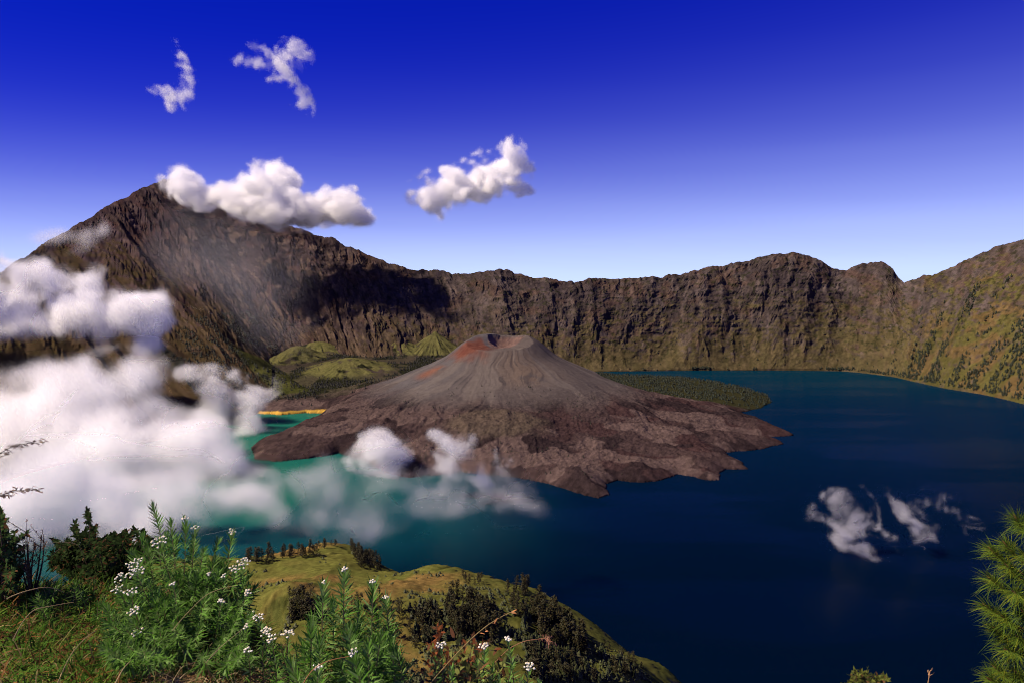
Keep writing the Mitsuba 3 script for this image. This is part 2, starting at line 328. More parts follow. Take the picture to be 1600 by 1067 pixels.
def build_lava():
    from shapely.geometry import Polygon
    from shapely import contains_xy
    pts = [tuple(on_plane(*p)[:2]) for p in SHORE_PX]
    pts += [(560, 4900), (700, 5400), (-2200, 5500), (-1900, 4300), (-1330, 3280), tuple(on_plane(440, 648)[:2]), tuple(on_plane(475, 645)[:2])]
    poly = Polygon(pts)
    res = 4.0
    gx, gy = np.arange(-2300, 1500, res), np.arange(1700, 5560, res)
    GX, GY = np.meshgrid(gx, gy)
    ins = contains_xy(poly, GX + 18 * (fbm(p3(GX / 40, GY / 40), 4, 70) - 0.5), GY + 22 * (fbm(p3(GX / 40, GY / 40, 5), 4, 71) - 0.5))
    sd = (ndimage.distance_transform_edt(ins) - ndimage.distance_transform_edt(~ins)) * res
    sdi = RegularGridInterpolator((gy, gx), sd, bounds_error=False, fill_value=-500)
    ny, nx = 800, 900
    yy = 1850 + (5450 - 1850) * np.linspace(0, 1, ny) ** 1.1
    fx = np.linspace(-0.46, 0.48, nx)
    Y = np.repeat(yy[:, None], nx, 1)
    X = Y * fx[None, :]
    s = sdi(np.stack([Y, X], -1))
    dx, dy = X - CONE[0], Y - CONE[1]
    r = np.hypot(dx, dy)
    th = np.arctan2(dx, -dy)                       # 0 = towards the viewpoint, positive = right
    wr = r * (1 + 0.10 * (fbm(p3(dx / 260, dy / 260), 3, 72) - 0.5))
    prof = PchipInterpolator([0, 108, 165, 285, 446, 590, 700, 950, 1300, 2000, 4000], [356, 356, 334, 250, 181, 126, 98, 54, 34, 22, 20])(wr)
    thw = th + 0.35 * (fbm(p3(dx / 150, dy / 150), 3, 67) - 0.5)
    gul = np.abs(2 * noise(p3(np.cos(thw) * 9 + 20, np.sin(thw) * 9 + 20, r / 260), 73) - 1)
    gulf = np.abs(2 * noise(p3(np.cos(thw) * 34 + 50, np.sin(thw) * 34 + 50, r / 140), 74) - 1)
    conem = sstep(150, 240, r) * (1 - sstep(420, 700, r))
    h = prof - conem * (2.2 * (1 - gul) ** 3 * sstep(0.4, 0.7, noise(p3(dx / 120, dy / 120), 69)) + 1.5 * (1 - gulf) ** 2 - 4 * (fbm(p3(dx / 70, dy / 70), 3, 68) - 0.5))
    # the flows: lobes running down to the water, with levees and blocky tops
    wx, wy = X + 120 * (fbm(p3(X / 300, Y / 300), 3, 75) - 0.5), Y + 120 * (fbm(p3(X / 300, Y / 300, 4), 3, 76) - 0.5)
    ang = th + 0.5 * (fbm(p3(X / 350, Y / 350, 2), 3, 77) - 0.5)
    lobes = ridged(p3(ang * 6, wr / 700, 0.0), 4, 78)
    far = sstep(430, 800, r)
    h = h + far * (26 * (lobes - 0.6) + 20 * (ridged(p3(wx / 210, wy / 210), 4, 79) - 0.62) + 9 * (ridged(p3(X / 44, Y / 44), 3, 80) - 0.6) + 5 * (np.abs(2 * noise(p3(ang * 26, wr / 160), 66) - 1) - 0.5))
    h = h + far * 4.0 * (ridged(p3(X / 15, Y / 15), 3, 65) - 0.6)
    h = h + (0.10 + 0.90 * far) * (4.5 * (fbm(p3(X / 9, Y / 9), 3, 81) - 0.5) + 2.2 * (noise(p3(X / 4.5, Y / 4.5), 64) - 0.5))
    # the crater, breached on the side of the viewpoint, and the rim
    rc = np.hypot(dx + 4, dy + 8)
    rr = 88 + 18 * (fbm(p3(np.cos(th) * 2, np.sin(th) * 2), 3, 82) - 0.5) + 26 * np.clip(np.sin(th), -1, 1)
    rimh = 352 - 9 * np.sin(th) + 7 * np.cos(3 * th + 1) - 58 * np.clip(np.cos(th + 0.15), 0, 1) ** 1.5 - 22 * np.clip(-np.sin(th), 0, 1) * np.clip(np.cos(th), 0, 1) + 10 * (fbm(p3(np.cos(th) * 4, np.sin(th) * 4), 3, 83) - 0.5)
    h = np.minimum(h, rimh + 3 * (fbm(p3(X / 20, Y / 20), 3, 84) - 0.5))
    bowl = 292 + 50 * (rc / rr) ** 2.2 + 16 * (ridged(p3(X / 30, Y / 30), 3, 85) - 0.5)
    h = np.where(rc < rr * 1.15, np.minimum(h, np.maximum(bowl, 270)), h)
    # older hill in front, small mounds
    hp = on_plane(775, 672, 70)
    eh = np.hypot((X - hp[0]) / 1.35, Y - hp[1])
    hillm = np.exp(-(eh / 150) ** 2)
    h = h + 38 * hillm
    # the valley floor and its mounds behind, left of the cone
    v = sstep(0, 260, -(X + 560) + 0.35 * (Y - 3600)) * sstep(3250, 3600, Y)
    floor = 20 + 95 * sstep(3300, 5000, Y) + 14 * (fbm(p3(X / 120, Y / 120), 4, 86) - 0.5)
    h = np.maximum(h, floor * v)
    mound = np.zeros_like(h)
    for (a, b, z0, top, rx, ry, pw) in ((680, 566, 60, 172, 250, 230, 1), (462, 564, 100, 95, 200, 230, 2), (545, 578, 90, 75, 280, 260, 2), (625, 562, 80, 105, 270, 200, 2), (500, 552, 120, 90, 260, 200, 2)):
        c = on_plane(a, b, z0)
        e = np.hypot((X - c[0]) / rx, (Y - c[1]) / ry)
        e = e * (1 + 0.3 * (ridged(p3(np.arctan2(X - c[0], Y - c[1]) * 5, e, a), 3, 87) - 0.6))
        m = np.clip(1 - e, 0, 1) * top if pw == 1 else np.exp(-(e * 1.3) ** 2 * 1.2) * top
        mound = np.maximum(mound, m)
    h = h + mound
    zsp = spur_top(X, Y)
    spm = sstep(-12, 8, zsp - h) * (X < -500)
    h = np.where(X < -500, np.maximum(h, zsp), h)
    # forested tongue of land at the right, low and flat
    tong = sstep(330, 520, X - 0.30 * (Y - 3300)) * sstep(3380, 3650, Y + 0.20 * X - 150)
    pen = 10 + 16 * sstep(0, 160, s) + 5 * (fbm(p3(X / 60, Y / 60), 3, 88) - 0.5)
    isp = (X > 300) & (Y > 3330)
    penm = sstep(3280, 3420, Y + 0.02 * X) * sstep(420, 560, X)
    h = h * (1 - penm) + np.minimum(h, pen) * penm
    # down to the water
    front = 1 - np.exp(-np.maximum(s, 0) / (46 + 92 * v * (Y > 3150)))
    h = h * front + 0.02 * s - 5 * (s <= 0) + np.minimum(s, 0) * 0.25
    Z = np.where(s > 0, np.maximum(h, 0.6), h)
    P = np.stack([X, Y, Z], -1)
    nrm = np.cross(np.gradient(P, axis=1), np.gradient(P, axis=0))
    nz = np.abs(nrm[..., 2]) / (np.linalg.norm(nrm, axis=-1) + 1e-9)
    # colours
    n1, n2, n3 = fbm(p3(wx / 160, wy / 160), 4, 90), fbm(p3(X / 40, Y / 40), 4, 91), fbm(p3(X / 11, Y / 11), 3, 92)
    lava = lerp([0.075, 0.056, 0.052], [0.128, 0.094, 0.082], n2)
    lava = lerp(lava, [0.088, 0.054, 0.050], 0.75 * sstep(0.5, 0.56, n1) * sstep(-0.1, 0.5, th))
    lava = lerp(lava, [0.048, 0.037, 0.037], 0.85 * sstep(0.50, 0.58, fbm(p3(wx / 110, wy / 110, 3), 4, 93)))
    lava = lerp(lava, [0.20, 0.155, 0.128], 0.8 * sstep(0.53, 0.575, fbm(p3(wx / 130, wy / 130, 8), 4, 94)) * sstep(450, 900, r))
    ash = lerp([0.140, 0.118, 0.112], [0.180, 0.148, 0.130], n1)
    ash = lerp(ash, [0.155, 0.145, 0.15], 0.8 * sstep(0.1, 0.9, -np.sin(th)) * sstep(0.35, 0.6, n1 + 0.15))
    tan = np.exp(-((th - 0.32) / 0.33) ** 2) * sstep(180, 260, r) * (1 - sstep(400, 520, r))
    ash = lerp(ash, [0.225, 0.165, 0.125], 0.7 * tan * sstep(0.3, 0.6, n2 + 0.1))
    ash = lerp(ash, [0.085, 0.075, 0.078], 0.6 * sstep(0.55, 0.7, gulf) * conem)
    fans = sstep(0.52, 0.62, fbm(p3(np.cos(thw) * 7 + 9, np.sin(thw) * 7 + 9, r / 420), 4, 97))
    ash = lerp(ash, [0.235, 0.20, 0.175], 0.55 * fans * sstep(150, 230, r))
    cone = (1 - sstep(470, 760, wr + 130 * (n1 - 0.5)))
    lava = lava * np.array([0.84, 0.76, 0.82])
    col = lerp(lava, ash, cone)
    red = np.exp(-((th + 0.85 + 0.5 * (n2 - 0.5)) / 0.5) ** 4) * sstep(80, 105, r) * (1 - sstep(220, 300, r + 70 * (n2 - 0.5)))
    col = lerp(col, lerp([0.17, 0.045, 0.030], [0.25, 0.10, 0.065], n3), 0.9 * red)
    red2 = np.exp(-((th + 1.05) / 0.13) ** 2) * sstep(300, 340, r) * (1 - sstep(400, 470, r)) * sstep(0.35, 0.6, n2 + 0.1)
    col = lerp(col, [0.30, 0.13, 0.08], 0.8 * red2)
    inside = (1 - sstep(0.85, 1.05, rc / rr))
    col = lerp(col, lerp([0.17, 0.10, 0.085], [0.30, 0.20, 0.17], n2), inside)
    oldh = sstep(0.25, 0.6, hillm + 0.3 * (n2 - 0.5))
    col = lerp(col, lerp([0.135, 0.104, 0.078], [0.165, 0.128, 0.092], n2), 0.7 * oldh)
    grass = lerp([0.13, 0.14, 0.045], [0.22, 0.20, 0.075], n2)
    gm = np.clip(sstep(4, 18, mound) * sstep(0.42, 0.52, n1 * 0.3 + n2 * 0.5 + 0.15), 0, 1)
    vv = v * sstep(0.1, 0.5, v)
    fl = lerp([0.10, 0.075, 0.065], [0.075, 0.075, 0.035], n1)
    fl = lerp(fl, [0.028, 0.03, 0.016], sstep(0.47, 0.56, fbm(p3(X / 150, Y / 150, 2), 4, 95)))
    col = lerp(col, fl, vv)
    col = lerp(col, grass, gm)
    col = lerp(col, [0.05, 0.05, 0.022], penm)
    col = lerp(col, lerp([0.060, 0.072, 0.020], [0.10, 0.10, 0.03], n2), spm)
    col = col * (1 + (0.35 + 0.65 * far) * 0.9 * (n3 - 0.5) + 0.3 * (np.random.default_rng(8).random(n3.shape) - 0.5) * far)[..., None]
    col = lerp(col, [0.95, 0.58, 0.10], sstep(16, 11, s + 12 * (n2 - 0.5)) * (s > 0) * (Y > 3190) * (X < -830) * (X > -1300))
    mesh, c = grid_mesh(P, col, keep=(s > -30))
    structure('lava_field', mesh, c, 'grey brown volcanic cone with its lava field spreading into the lake')
    return dict(X=X, Y=Y, Z=Z, s=s, sdi=sdi, v=v, penm=penm, mound=mound)


LAVA = build_lava()

# ------------------------------------------------------------------ the lake


def lake_color(p, n, uv):
    x, y = p.x, p.y
    big = mikit.fbm(x / 420, y / 420, 0.0, octaves=3)
    mid = mikit.fbm(x / 130, y / 300, 3.0, octaves=3)
    # sediment from hot springs drifts along the left and front shore of the lava field
    g = mikit.smoothstep(430, -1050, x + 320 * (big - 0.5) + 0.0 * y) * mikit.smoothstep(1050, 1900, y + 300 * (mid - 0.5))
    far = mikit.smoothstep(3000, 4900, y)
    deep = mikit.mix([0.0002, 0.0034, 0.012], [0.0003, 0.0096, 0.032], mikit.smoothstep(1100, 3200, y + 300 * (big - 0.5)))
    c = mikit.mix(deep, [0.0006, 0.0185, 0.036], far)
    c = mikit.mix(c, [0.003, 0.045, 0.054], mikit.smoothstep(0.0, 0.55, g))
    c = mikit.mix(c, [0.009, 0.095, 0.066], mikit.smoothstep(0.5, 1.0, g + 0.3 * (mid - 0.5)))
    return c




def lake_sheen(p, n, uv):
    # wind patches: ruffled and smooth water in long streaks
    w = mikit.fbm(p.x / 520 + 0.3 * mikit.noise(p.x / 200, p.y / 200), p.y / 120, 2.0, octaves=4)
    return 0.12 + 0.15 * mikit.smoothstep(0.42, 0.66, w)


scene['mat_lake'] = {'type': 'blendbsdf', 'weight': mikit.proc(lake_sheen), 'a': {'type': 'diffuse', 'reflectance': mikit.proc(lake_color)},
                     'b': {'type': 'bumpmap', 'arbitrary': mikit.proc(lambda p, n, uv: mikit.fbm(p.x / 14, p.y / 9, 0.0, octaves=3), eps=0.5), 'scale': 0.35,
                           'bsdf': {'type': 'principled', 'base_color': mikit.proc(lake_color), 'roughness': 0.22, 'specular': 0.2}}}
v = np.array([[-9000, -200, 0], [9000, -200, 0], [9000, 7000, 0], [-9000, 7000, 0.0]])
scene['lake'] = mikit.ply((v, np.array([[0, 1, 2], [0, 2, 3]])), 'mat_lake')
labels['lake'] = {'label': 'deep blue crater lake turning turquoise beside the lava field', 'kind': 'structure'}

# ------------------------------------------------------------------ leaves, needles, blades: shared builders


class Soup:
    """Collects small triangles with a colour each into one mesh."""

    def __init__(self):
        self.v, self.f, self.c, self.n = [], [], [], 0

    def add(self, v, f, c):
        v = np.asarray(v, float)
        c = np.asarray(c, float)
        self.v.append(v)
        self.f.append(np.asarray(f, int) + self.n)
        self.c.append(np.broadcast_to(c, (len(v), 3)))
        self.n += len(v)

    def arrays(self):
        return np.vstack(self.v), np.vstack(self.f), np.vstack(self.c)

    def ply(self, mat, smooth=False):
        v, f, c = self.arrays()
        return mikit.ply((v, f), mat, smooth=smooth, color=np.clip(c, 0.002, 0.9))


def tri_color(v, f, c):
    return v, f, c


def unit(a):
    return a / (np.linalg.norm(a, axis=-1, keepdims=True) + 1e-12)


def tube_mesh(p, r, sides=5):
    p = np.asarray(p, float)
    t = unit(np.gradient(p, axis=0))
    a = unit(np.cross(t, np.where(np.abs(t[:, 2:]) < 0.9, [[0, 0, 1.0]], [[1.0, 0, 0]])))
    b = np.cross(t, a)
    an = np.arange(sides) * 2 * np.pi / sides
    r = np.broadcast_to(r, (len(p),))
    v = p[:, None] + r[:, None, None] * (np.cos(an)[None, :, None] * a[:, None] + np.sin(an)[None, :, None] * b[:, None])
    i, j = np.meshgrid(np.arange(len(p) - 1), np.arange(sides), indexing='ij')
    q = np.stack([i * sides + j, i * sides + (j + 1) % sides, (i + 1) * sides + (j + 1) % sides, (i + 1) * sides + j], -1).reshape(-1, 4)
    return v.reshape(-1, 3), np.vstack([q[:, [0, 1, 2]], q[:, [0, 2, 3]]])


def blades(root, direction, length, width, droop, rng, segs=3):
    """Many narrow leaves at once: root (n, 3), direction (n, 3), tapering strips that bend towards the ground. Returns vertices, triangles, count per leaf."""
    n = len(root)
    d = unit(direction)
    side = unit(np.cross(d, unit(rng.normal(size=(n, 3)) * 0.5 + [0, 0, 1.0])))
    s = np.linspace(0, 1, segs + 1)
    P = root[:, None] + d[:, None] * (length[:, None] * s)[..., None] + np.array([0, 0, -1.0]) * (length[:, None] * droop[:, None] * s ** 2)[..., None]
    w = width[:, None] * np.array([0.55, 1.0, 0.75, 0.0] if segs == 3 else [0.8, 0.9, 0.0])[None, :] * 0.5
    A, B = P + side[:, None] * w[..., None], P - side[:, None] * w[..., None]
    V = np.stack([A[:, :-1], B[:, :-1]], 2).reshape(n, -1, 3)
    V = np.concatenate([V, P[:, -1:]], 1)
    k = V.shape[1]
    f = []
    for j in range(segs - 1):
        f += [[2 * j, 2 * j + 1, 2 * j + 3], [2 * j, 2 * j + 3, 2 * j + 2]]
    f += [[2 * segs - 2, 2 * segs - 1, 2 * segs]]
    F = np.asarray(f)[None] + (np.arange(n) * k)[:, None, None]
    return V.reshape(-1, 3), F.reshape(-1, 3), k


scene['mat_leaf'] = {'type': 'principledthin', 'base_color': {'type': 'mesh_attribute', 'name': 'vertex_color'}, 'roughness': 0.5, 'diff_trans': 0.6, 'spec_trans': 0.0}
scene['mat_plant'] = {'type': 'twosided', 'bsdf': {'type': 'principled', 'base_color': {'type': 'mesh_attribute', 'name': 'vertex_color'}, 'roughness': 0.65, 'specular': 0.25}}
scene['mat_bark'] = {'type': 'twosided', 'bsdf': {'type': 'diffuse', 'reflectance': {'type': 'rgb', 'value': [0.05, 0.035, 0.025]}}}


def small_trees(name, label, spots, heights, seed, tone=(0.013, 0.018, 0.008), wide=1.0):
    """Far trees as one mass: each a ragged cone of drooping boughs."""
    rng = np.random.default_rng(seed)
    n = len(spots)
    layers, sides = 4, 5
    V, F, C = [], [], []
    an = np.arange(sides) * 2 * np.pi / sides
    for l in range(layers):
        z0 = 0.08 + 0.22 * l
        rad = wide * (0.30 - 0.055 * l) * rng.uniform(0.7, 1.3, (n, sides))
        a = an[None] + rng.uniform(0, 6, (n, 1))
        ring = np.stack([np.cos(a) * rad, np.sin(a) * rad, z0 + rng.uniform(-0.05, 0.05, (n, sides))], -1)
        tip = np.stack([rng.uniform(-0.04, 0.04, n), rng.uniform(-0.04, 0.04, n), z0 + rng.uniform(0.26, 0.4, n)], -1)
        v = np.concatenate([ring, tip[:, None]], 1) * heights[:, None, None] + spots[:, None]
        f = np.array([[i, (i + 1) % sides, sides] for i in range(sides)])
        base = l * n * (sides + 1)
        V.append(v.reshape(-1, 3))
        F.append((f[None] + (np.arange(n) * (sides + 1))[:, None, None] + base).reshape(-1, 3))
        C.append(np.repeat((np.asarray(tone) * rng.uniform(0.6, 1.5, (n, 1)) * rng.uniform(0.9, 1.1, (n, 3)))[:, None], sides + 1, 1).reshape(-1, 3))
    scene[name] = mikit.ply((np.vstack(V), np.vstack(F)), 'mat_plant', color=np.vstack(C))
    labels[name] = {'label': label, 'category': 'trees', 'kind': 'stuff'}


def scatter_far_trees():
    rng = np.random.default_rng(5)
    P, sk, t, U = WALL['P'], WALL['sk'], WALL['t'], WALL['U']
    S = np.repeat(sk[:, None], len(t), 1)
    Tt = np.repeat(t[None], len(sk), 0)
    Z = P[..., 2]

    def pick(dens, n):
        area = np.zeros_like(dens)
        a = np.linalg.norm(np.cross(P[1:, :-1] - P[:-1, :-1], P[:-1, 1:] - P[:-1, :-1]), axis=-1)
        area[:-1, :-1] = a
        w = (dens * area).reshape(-1)
        i = rng.choice(len(w), n, p=w / w.sum())
        return P.reshape(-1, 3)[i] + rng.normal(0, 1.5, (n, 3)) * [1, 1, 0]
    band = fbm(p3(U / 95 + 0.0 * Z, Z / 520, 3.0), 3, 300)
    fine = fbm(p3(U / 25, Z / 25, 1.0), 3, 301)
    d = sstep(17.2, 19.0, S) * sstep(0.46, 0.53, 0.7 * band + 0.3 * fine + 0.16 * (0.35 - Tt)) * (1 - sstep(0.55, 0.95, Tt)) * (Z > 3) + 0.9 * (S > 16) * (Tt < 0.06) * (Z > 2) * sstep(0.4, 0.55, fine)
    sp = pick(d, 5200)
    small_trees('slope_trees', 'dark trees scattered in bands down the grassy slope above the right shore', sp, rng.uniform(12, 24, len(sp)), 11)
    d = ((S > 11.5) & (S < 17.5) & (Tt < 0.035) & (Z > 2)) * sstep(0.5, 0.56, fbm(p3(U / 130, 0.0, 7.0), 3, 302)) + 0.004 * ((S > 8) & (S < 18)) * sstep(0.52, 0.6, fine) * (Tt > 0.1) * (Tt < 0.8)
    sp = pick(d, 700)
    small_trees('shore_trees', 'dark trees along the foot of the far crater wall', sp, rng.uniform(10, 20, len(sp)), 12)
    d = ((S > 3.3) & (S < 6.2)) * (Z > 3) * (Z < 420) * sstep(0.48, 0.56, fbm(p3(U / 130, Z / 130, 9.0), 3, 303))
    sp = pick(d, 2600)
    small_trees('valley_trees', 'dark forest on the lower slope behind the valley cloud', sp, rng.uniform(10, 20, len(sp)), 13)
    X, Y, Z2, s, v, penm, mound = (LAVA[k] for k in ('X', 'Y', 'Z', 's', 'v', 'penm', 'mound'))
    pts = np.stack([X, Y, Z2], -1).reshape(-1, 3)

    def pick2(dens, n):
        w = (dens * Y * Y).reshape(-1)
        i = rng.choice(len(w), n, p=w / w.sum())
        return pts[i] + rng.normal(0, 2, (n, 3)) * [1, 1, 0]
    d = sstep(0.55, 0.9, penm) * (s > 4) * (0.25 + sstep(0.4, 0.5, fbm(p3(X / 60, Y / 60, 3), 3, 304)))
    sp = pick2(d, 3000)
    small_trees('spit_forest', 'dense dark forest covering the low spit right of the cone', sp, rng.uniform(9, 17, len(sp)), 14, (0.011, 0.017, 0.008))
    d = v * (s > 15) * (1 - sstep(6, 16, mound)) * sstep(0.47, 0.53, fbm(p3(X / 150, Y / 150, 2), 4, 95)) + 0.02 * (mound > 4) * (s > 10) * (Y > 3500)
    sp = pick2(d, 2600)
    small_trees('floor_forest', 'dark purple green forest on the valley floor left of the cone', sp, rng.uniform(9, 17, len(sp)), 15, (0.012, 0.013, 0.009))
    d = 0.05 * (fbm(p3(X / 50, Y / 50, 6), 3, 306) > 0.56) * (s > 8) * (Y < 2900) * (np.abs(X + 60) < 420) * (Y > 2000)
    sp = pick2(d, 150)
    small_trees('lava_bushes', 'scattered dark bushes on the old mound in front of the cone', sp, rng.uniform(5, 9, len(sp)), 16, (0.02, 0.022, 0.012))


scatter_far_trees()

# ------------------------------------------------------------------ the grassy spur below the viewpoint
SPUR = [(395, 872, 640), (430, 866, 645), (455, 860, 650), (500, 850, 680), (545, 851, 680), (575, 868, 660), (600, 886, 610), (640, 890, 570), (660, 884, 565), (690, 884, 560), (725, 893, 550), (760, 905, 540), (800, 914, 520), (840, 934, 505),
        (880, 966, 490), (915, 998, 480), (945, 1012, 470), (980, 1026, 460), (1012, 1062, 450), (1030, 1110, 430), (330, 872, 640), (250, 880, 620), (330, 935, 520), (200, 900, 560),
        (430, 888, 575), (500, 896, 550), (560, 902, 535), (640, 906, 515), (700, 915, 490), (400, 936, 440), (440, 926, 440), (500, 919, 458), (560, 918, 465), (620, 916, 475), (680, 920, 468), (740, 936, 456), (790, 955, 450),
        (410, 985, 415), (450, 1020, 396), (520, 975, 418), (600, 978, 420), (690, 985, 418), (770, 1000, 420), (840, 1015, 425), (900, 1040, 425), (960, 1066, 425), (460, 1075, 370), (560, 1060, 372), (660, 1065, 372), (760, 1070, 375),
        (860, 1080, 385), (940, 1110, 390), (600, 1130, 330), (760, 1140, 335), (450, 1140, 330), (300, 1000, 420), (300, 1100, 340)]


def build_spur():
    ctrl = [at_y(*c) for c in SPUR]
    for c in SPUR[:20]:                                   # behind the skyline the ground falls away to the lake
        p = at_y(*c)
        side = np.array([0.0, 1.0]) if c[0] < 700 else unit(np.array([0.75, 0.65]))
        for dist, drop in ((45, 26), (110, 90), (260, 250), (420, 420)):
            ctrl.append(np.array([p[0] + side[0] * dist, p[1] + side[1] * dist, p[2] - drop]))
    ctrl = np.array(ctrl)
    ctrl = np.vstack([ctrl, [[-60, 270, 396], [60, 270, 392], [200, 300, 330], [-220, 280, 420], [320, 360, 180], [-420, 420, 420], [-420, 620, 330]]])
    rbf = RBFInterpolator(ctrl[:, :2], ctrl[:, 2], kernel='thin_plate_spline', smoothing=0.5)
    ny, nx = 420, 460
    yy = np.linspace(270, 1000, ny)
    fx = np.linspace(-0.62, 0.42, nx)
    Y = np.repeat(yy[:, None], nx, 1)
    X = Y * fx[None]
    Z = np.empty(X.size)
    q = np.stack([X.reshape(-1), Y.reshape(-1)], 1)
    cy, cx = np.linspace(270, 1000, 90), np.linspace(-640, 440, 120)
    CY, CX = np.meshgrid(cy, cx, indexing='ij')
    zc = rbf(np.stack([CX.reshape(-1), CY.reshape(-1)], 1)).reshape(CX.shape)
    Z = ndimage.map_coordinates(zc, [(Y - 270) / (730 / 89), (X + 640) / (1080 / 119)], order=3, mode='nearest')
    base = Z.copy()
    Z = Z + 9.0 * (ridged(p3(X / 60, Y / 60), 3, 310) - 0.6) + 2.4 * (fbm(p3(X / 12, Y / 12), 3, 311) - 0.5) + 0.7 * (fbm(p3(X / 3, Y / 3), 2, 312) - 0.5)
    Z = erode(Z, (1.74, 1.25), 25000, 4, 9, steps=60, k_cap=1.6)
    Z = np.maximum(Z, -8)
    P = np.stack([X, Y, Z], -1)
    nrm = np.cross(np.gradient(P, axis=1), np.gradient(P, axis=0))
    nz = np.abs(nrm[..., 2]) / (np.linalg.norm(nrm, axis=-1) + 1e-9)
    n1, n2, n3 = fbm(p3(X / 70, Y / 70), 4, 313), fbm(p3(X / 14, Y / 14), 4, 314), fbm(p3(X / 3, Y / 3), 3, 315)
    col = lerp([0.082, 0.098, 0.020], [0.138, 0.130, 0.032], n2)
    col = lerp(col, [0.190, 0.118, 0.038], 0.85 * sstep(0.52, 0.70, n1 + 0.1 * (nz - 0.9) + 0.26 * np.exp(-((X + 200) / 120) ** 2 - ((Y - 540) / 45) ** 2)))
    col = lerp(col, [0.05, 0.062, 0.016], 0.75 * sstep(0.5, 0.6, fbm(p3(X / 25, Y / 25), 4, 316)) * sstep(0.97, 0.85, nz))
    col = lerp(col, [0.15, 0.12, 0.085], sstep(0.74, 0.62, nz) * sstep(0.45, 0.6, n2))
    col = col * (1 + 1.1 * (n3 - 0.5))[..., None]
    mesh, c = grid_mesh(P, col * 1.7, keep=(Z > -7))
    structure('hill', mesh, c, 'grassy green spur dropping towards the lake below the viewpoint')
    return RegularGridInterpolator((yy, fx), Z, bounds_error=False, fill_value=None), base


SPUR_Z, _ = build_spur()


def spur_height(x, y):
    return SPUR_Z(np.stack([y, x / y], -1))


def on_spur(px, py):
    """Where the sight line through a pixel meets the spur."""
    d = ray(px, py)
    ys = np.linspace(285, 900, 700)
    p = EYE[None] + d[None] * (ys / d[1])[:, None]
    below = p[:, 2] < spur_height(p[:, 0], p[:, 1])
    i = int(np.argmax(below))
    return p[i] if below.any() else None


def tree_parts(seed, kind):
    """One mountain casuarina: a tapered trunk, limbs, and a crown of many small sprays with gaps. Height 1."""
    rng = np.random.default_rng(seed)
    tz = np.linspace(0, 1, 8)
    trunk = np.stack([0.02 * np.sin(tz * 4 + seed), 0.02 * np.cos(tz * 3 + seed), tz * 0.95], 1)
    tv, tf = tube_mesh(trunk, np.interp(tz, [0, 1], [0.022, 0.004]), 6)
    wood = [(tv, tf)]
    soup = Soup()
    n_b = 30 if kind < 3 else 24
    for k in range(n_b):
        z = 0.10 + 0.86 * (k + rng.uniform()) / n_b
        reach = {0: 0.24 * (1 - z) ** 0.7 + 0.03, 1: 0.16 * (1.05 - z) ** 0.4 + 0.01, 2: 0.30 * (1 - z) ** 0.9 + 0.03, 3: 0.36 * np.sqrt(max(0.02, 1 - (2 * z - 0.9) ** 2)), 4: 0.28 * (1 - z) ** 0.5}[kind] * rng.uniform(0.65, 1.2)
        a = rng.uniform(0, 2 * np.pi)
        d = np.array([np.cos(a), np.sin(a), rng.uniform(0.1, 0.55)])
        s = np.linspace(0, 1, 4)
        c = np.array([np.interp(z, tz, trunk[:, 0]), np.interp(z, tz, trunk[:, 1]), z])
        limb = c + d * reach * s[:, None]
        v, f = tube_mesh(limb, np.interp(s, [0, 1], [0.007, 0.002]), 3)
        wood.append((v, f))
        m = 15
        u = rng.uniform(0.15, 1.1, m)
        root = c + d * reach * u[:, None] + rng.normal(0, 0.018, (m, 3))
        dirs = unit(d * 0.6 + rng.normal(0, 0.7, (m, 3)) + [0, 0, 0.25])
        V, F, kk = blades(root, dirs, rng.uniform(0.05, 0.10, m), rng.uniform(0.026, 0.05, m), rng.uniform(0, 0.5, m), rng, 2)
        tone = np.array([0.026, 0.026, 0.008]) * rng.uniform(0.55, 1.5, (m, 1)) * np.array([1.0, 1.0, 1.0])
        tone = tone + (rng.uniform(size=(m, 1)) < 0.25) * np.array([0.02, 0.008, 0.0])
        soup.add(V, F, np.repeat(tone, kk, 0))
    wv = np.vstack([w[0] for w in wood])
    off = np.cumsum([0] + [len(w[0]) for w in wood[:-1]])
    wf = np.vstack([w[1] + o for w, o in zip(wood, off)])
    return (wv, wf), soup


TREE_GROUPS = []
for kind in range(5):
    (wv, wf), soup = tree_parts(400 + kind, kind)
    scene[f'tree_kind_{kind}'] = {'type': 'shapegroup', 'trunk': mikit.ply((wv, wf), 'mat_bark', smooth=True), 'crown': soup.ply('mat_plant')}
    TREE_GROUPS.append(f'tree_kind_{kind}')

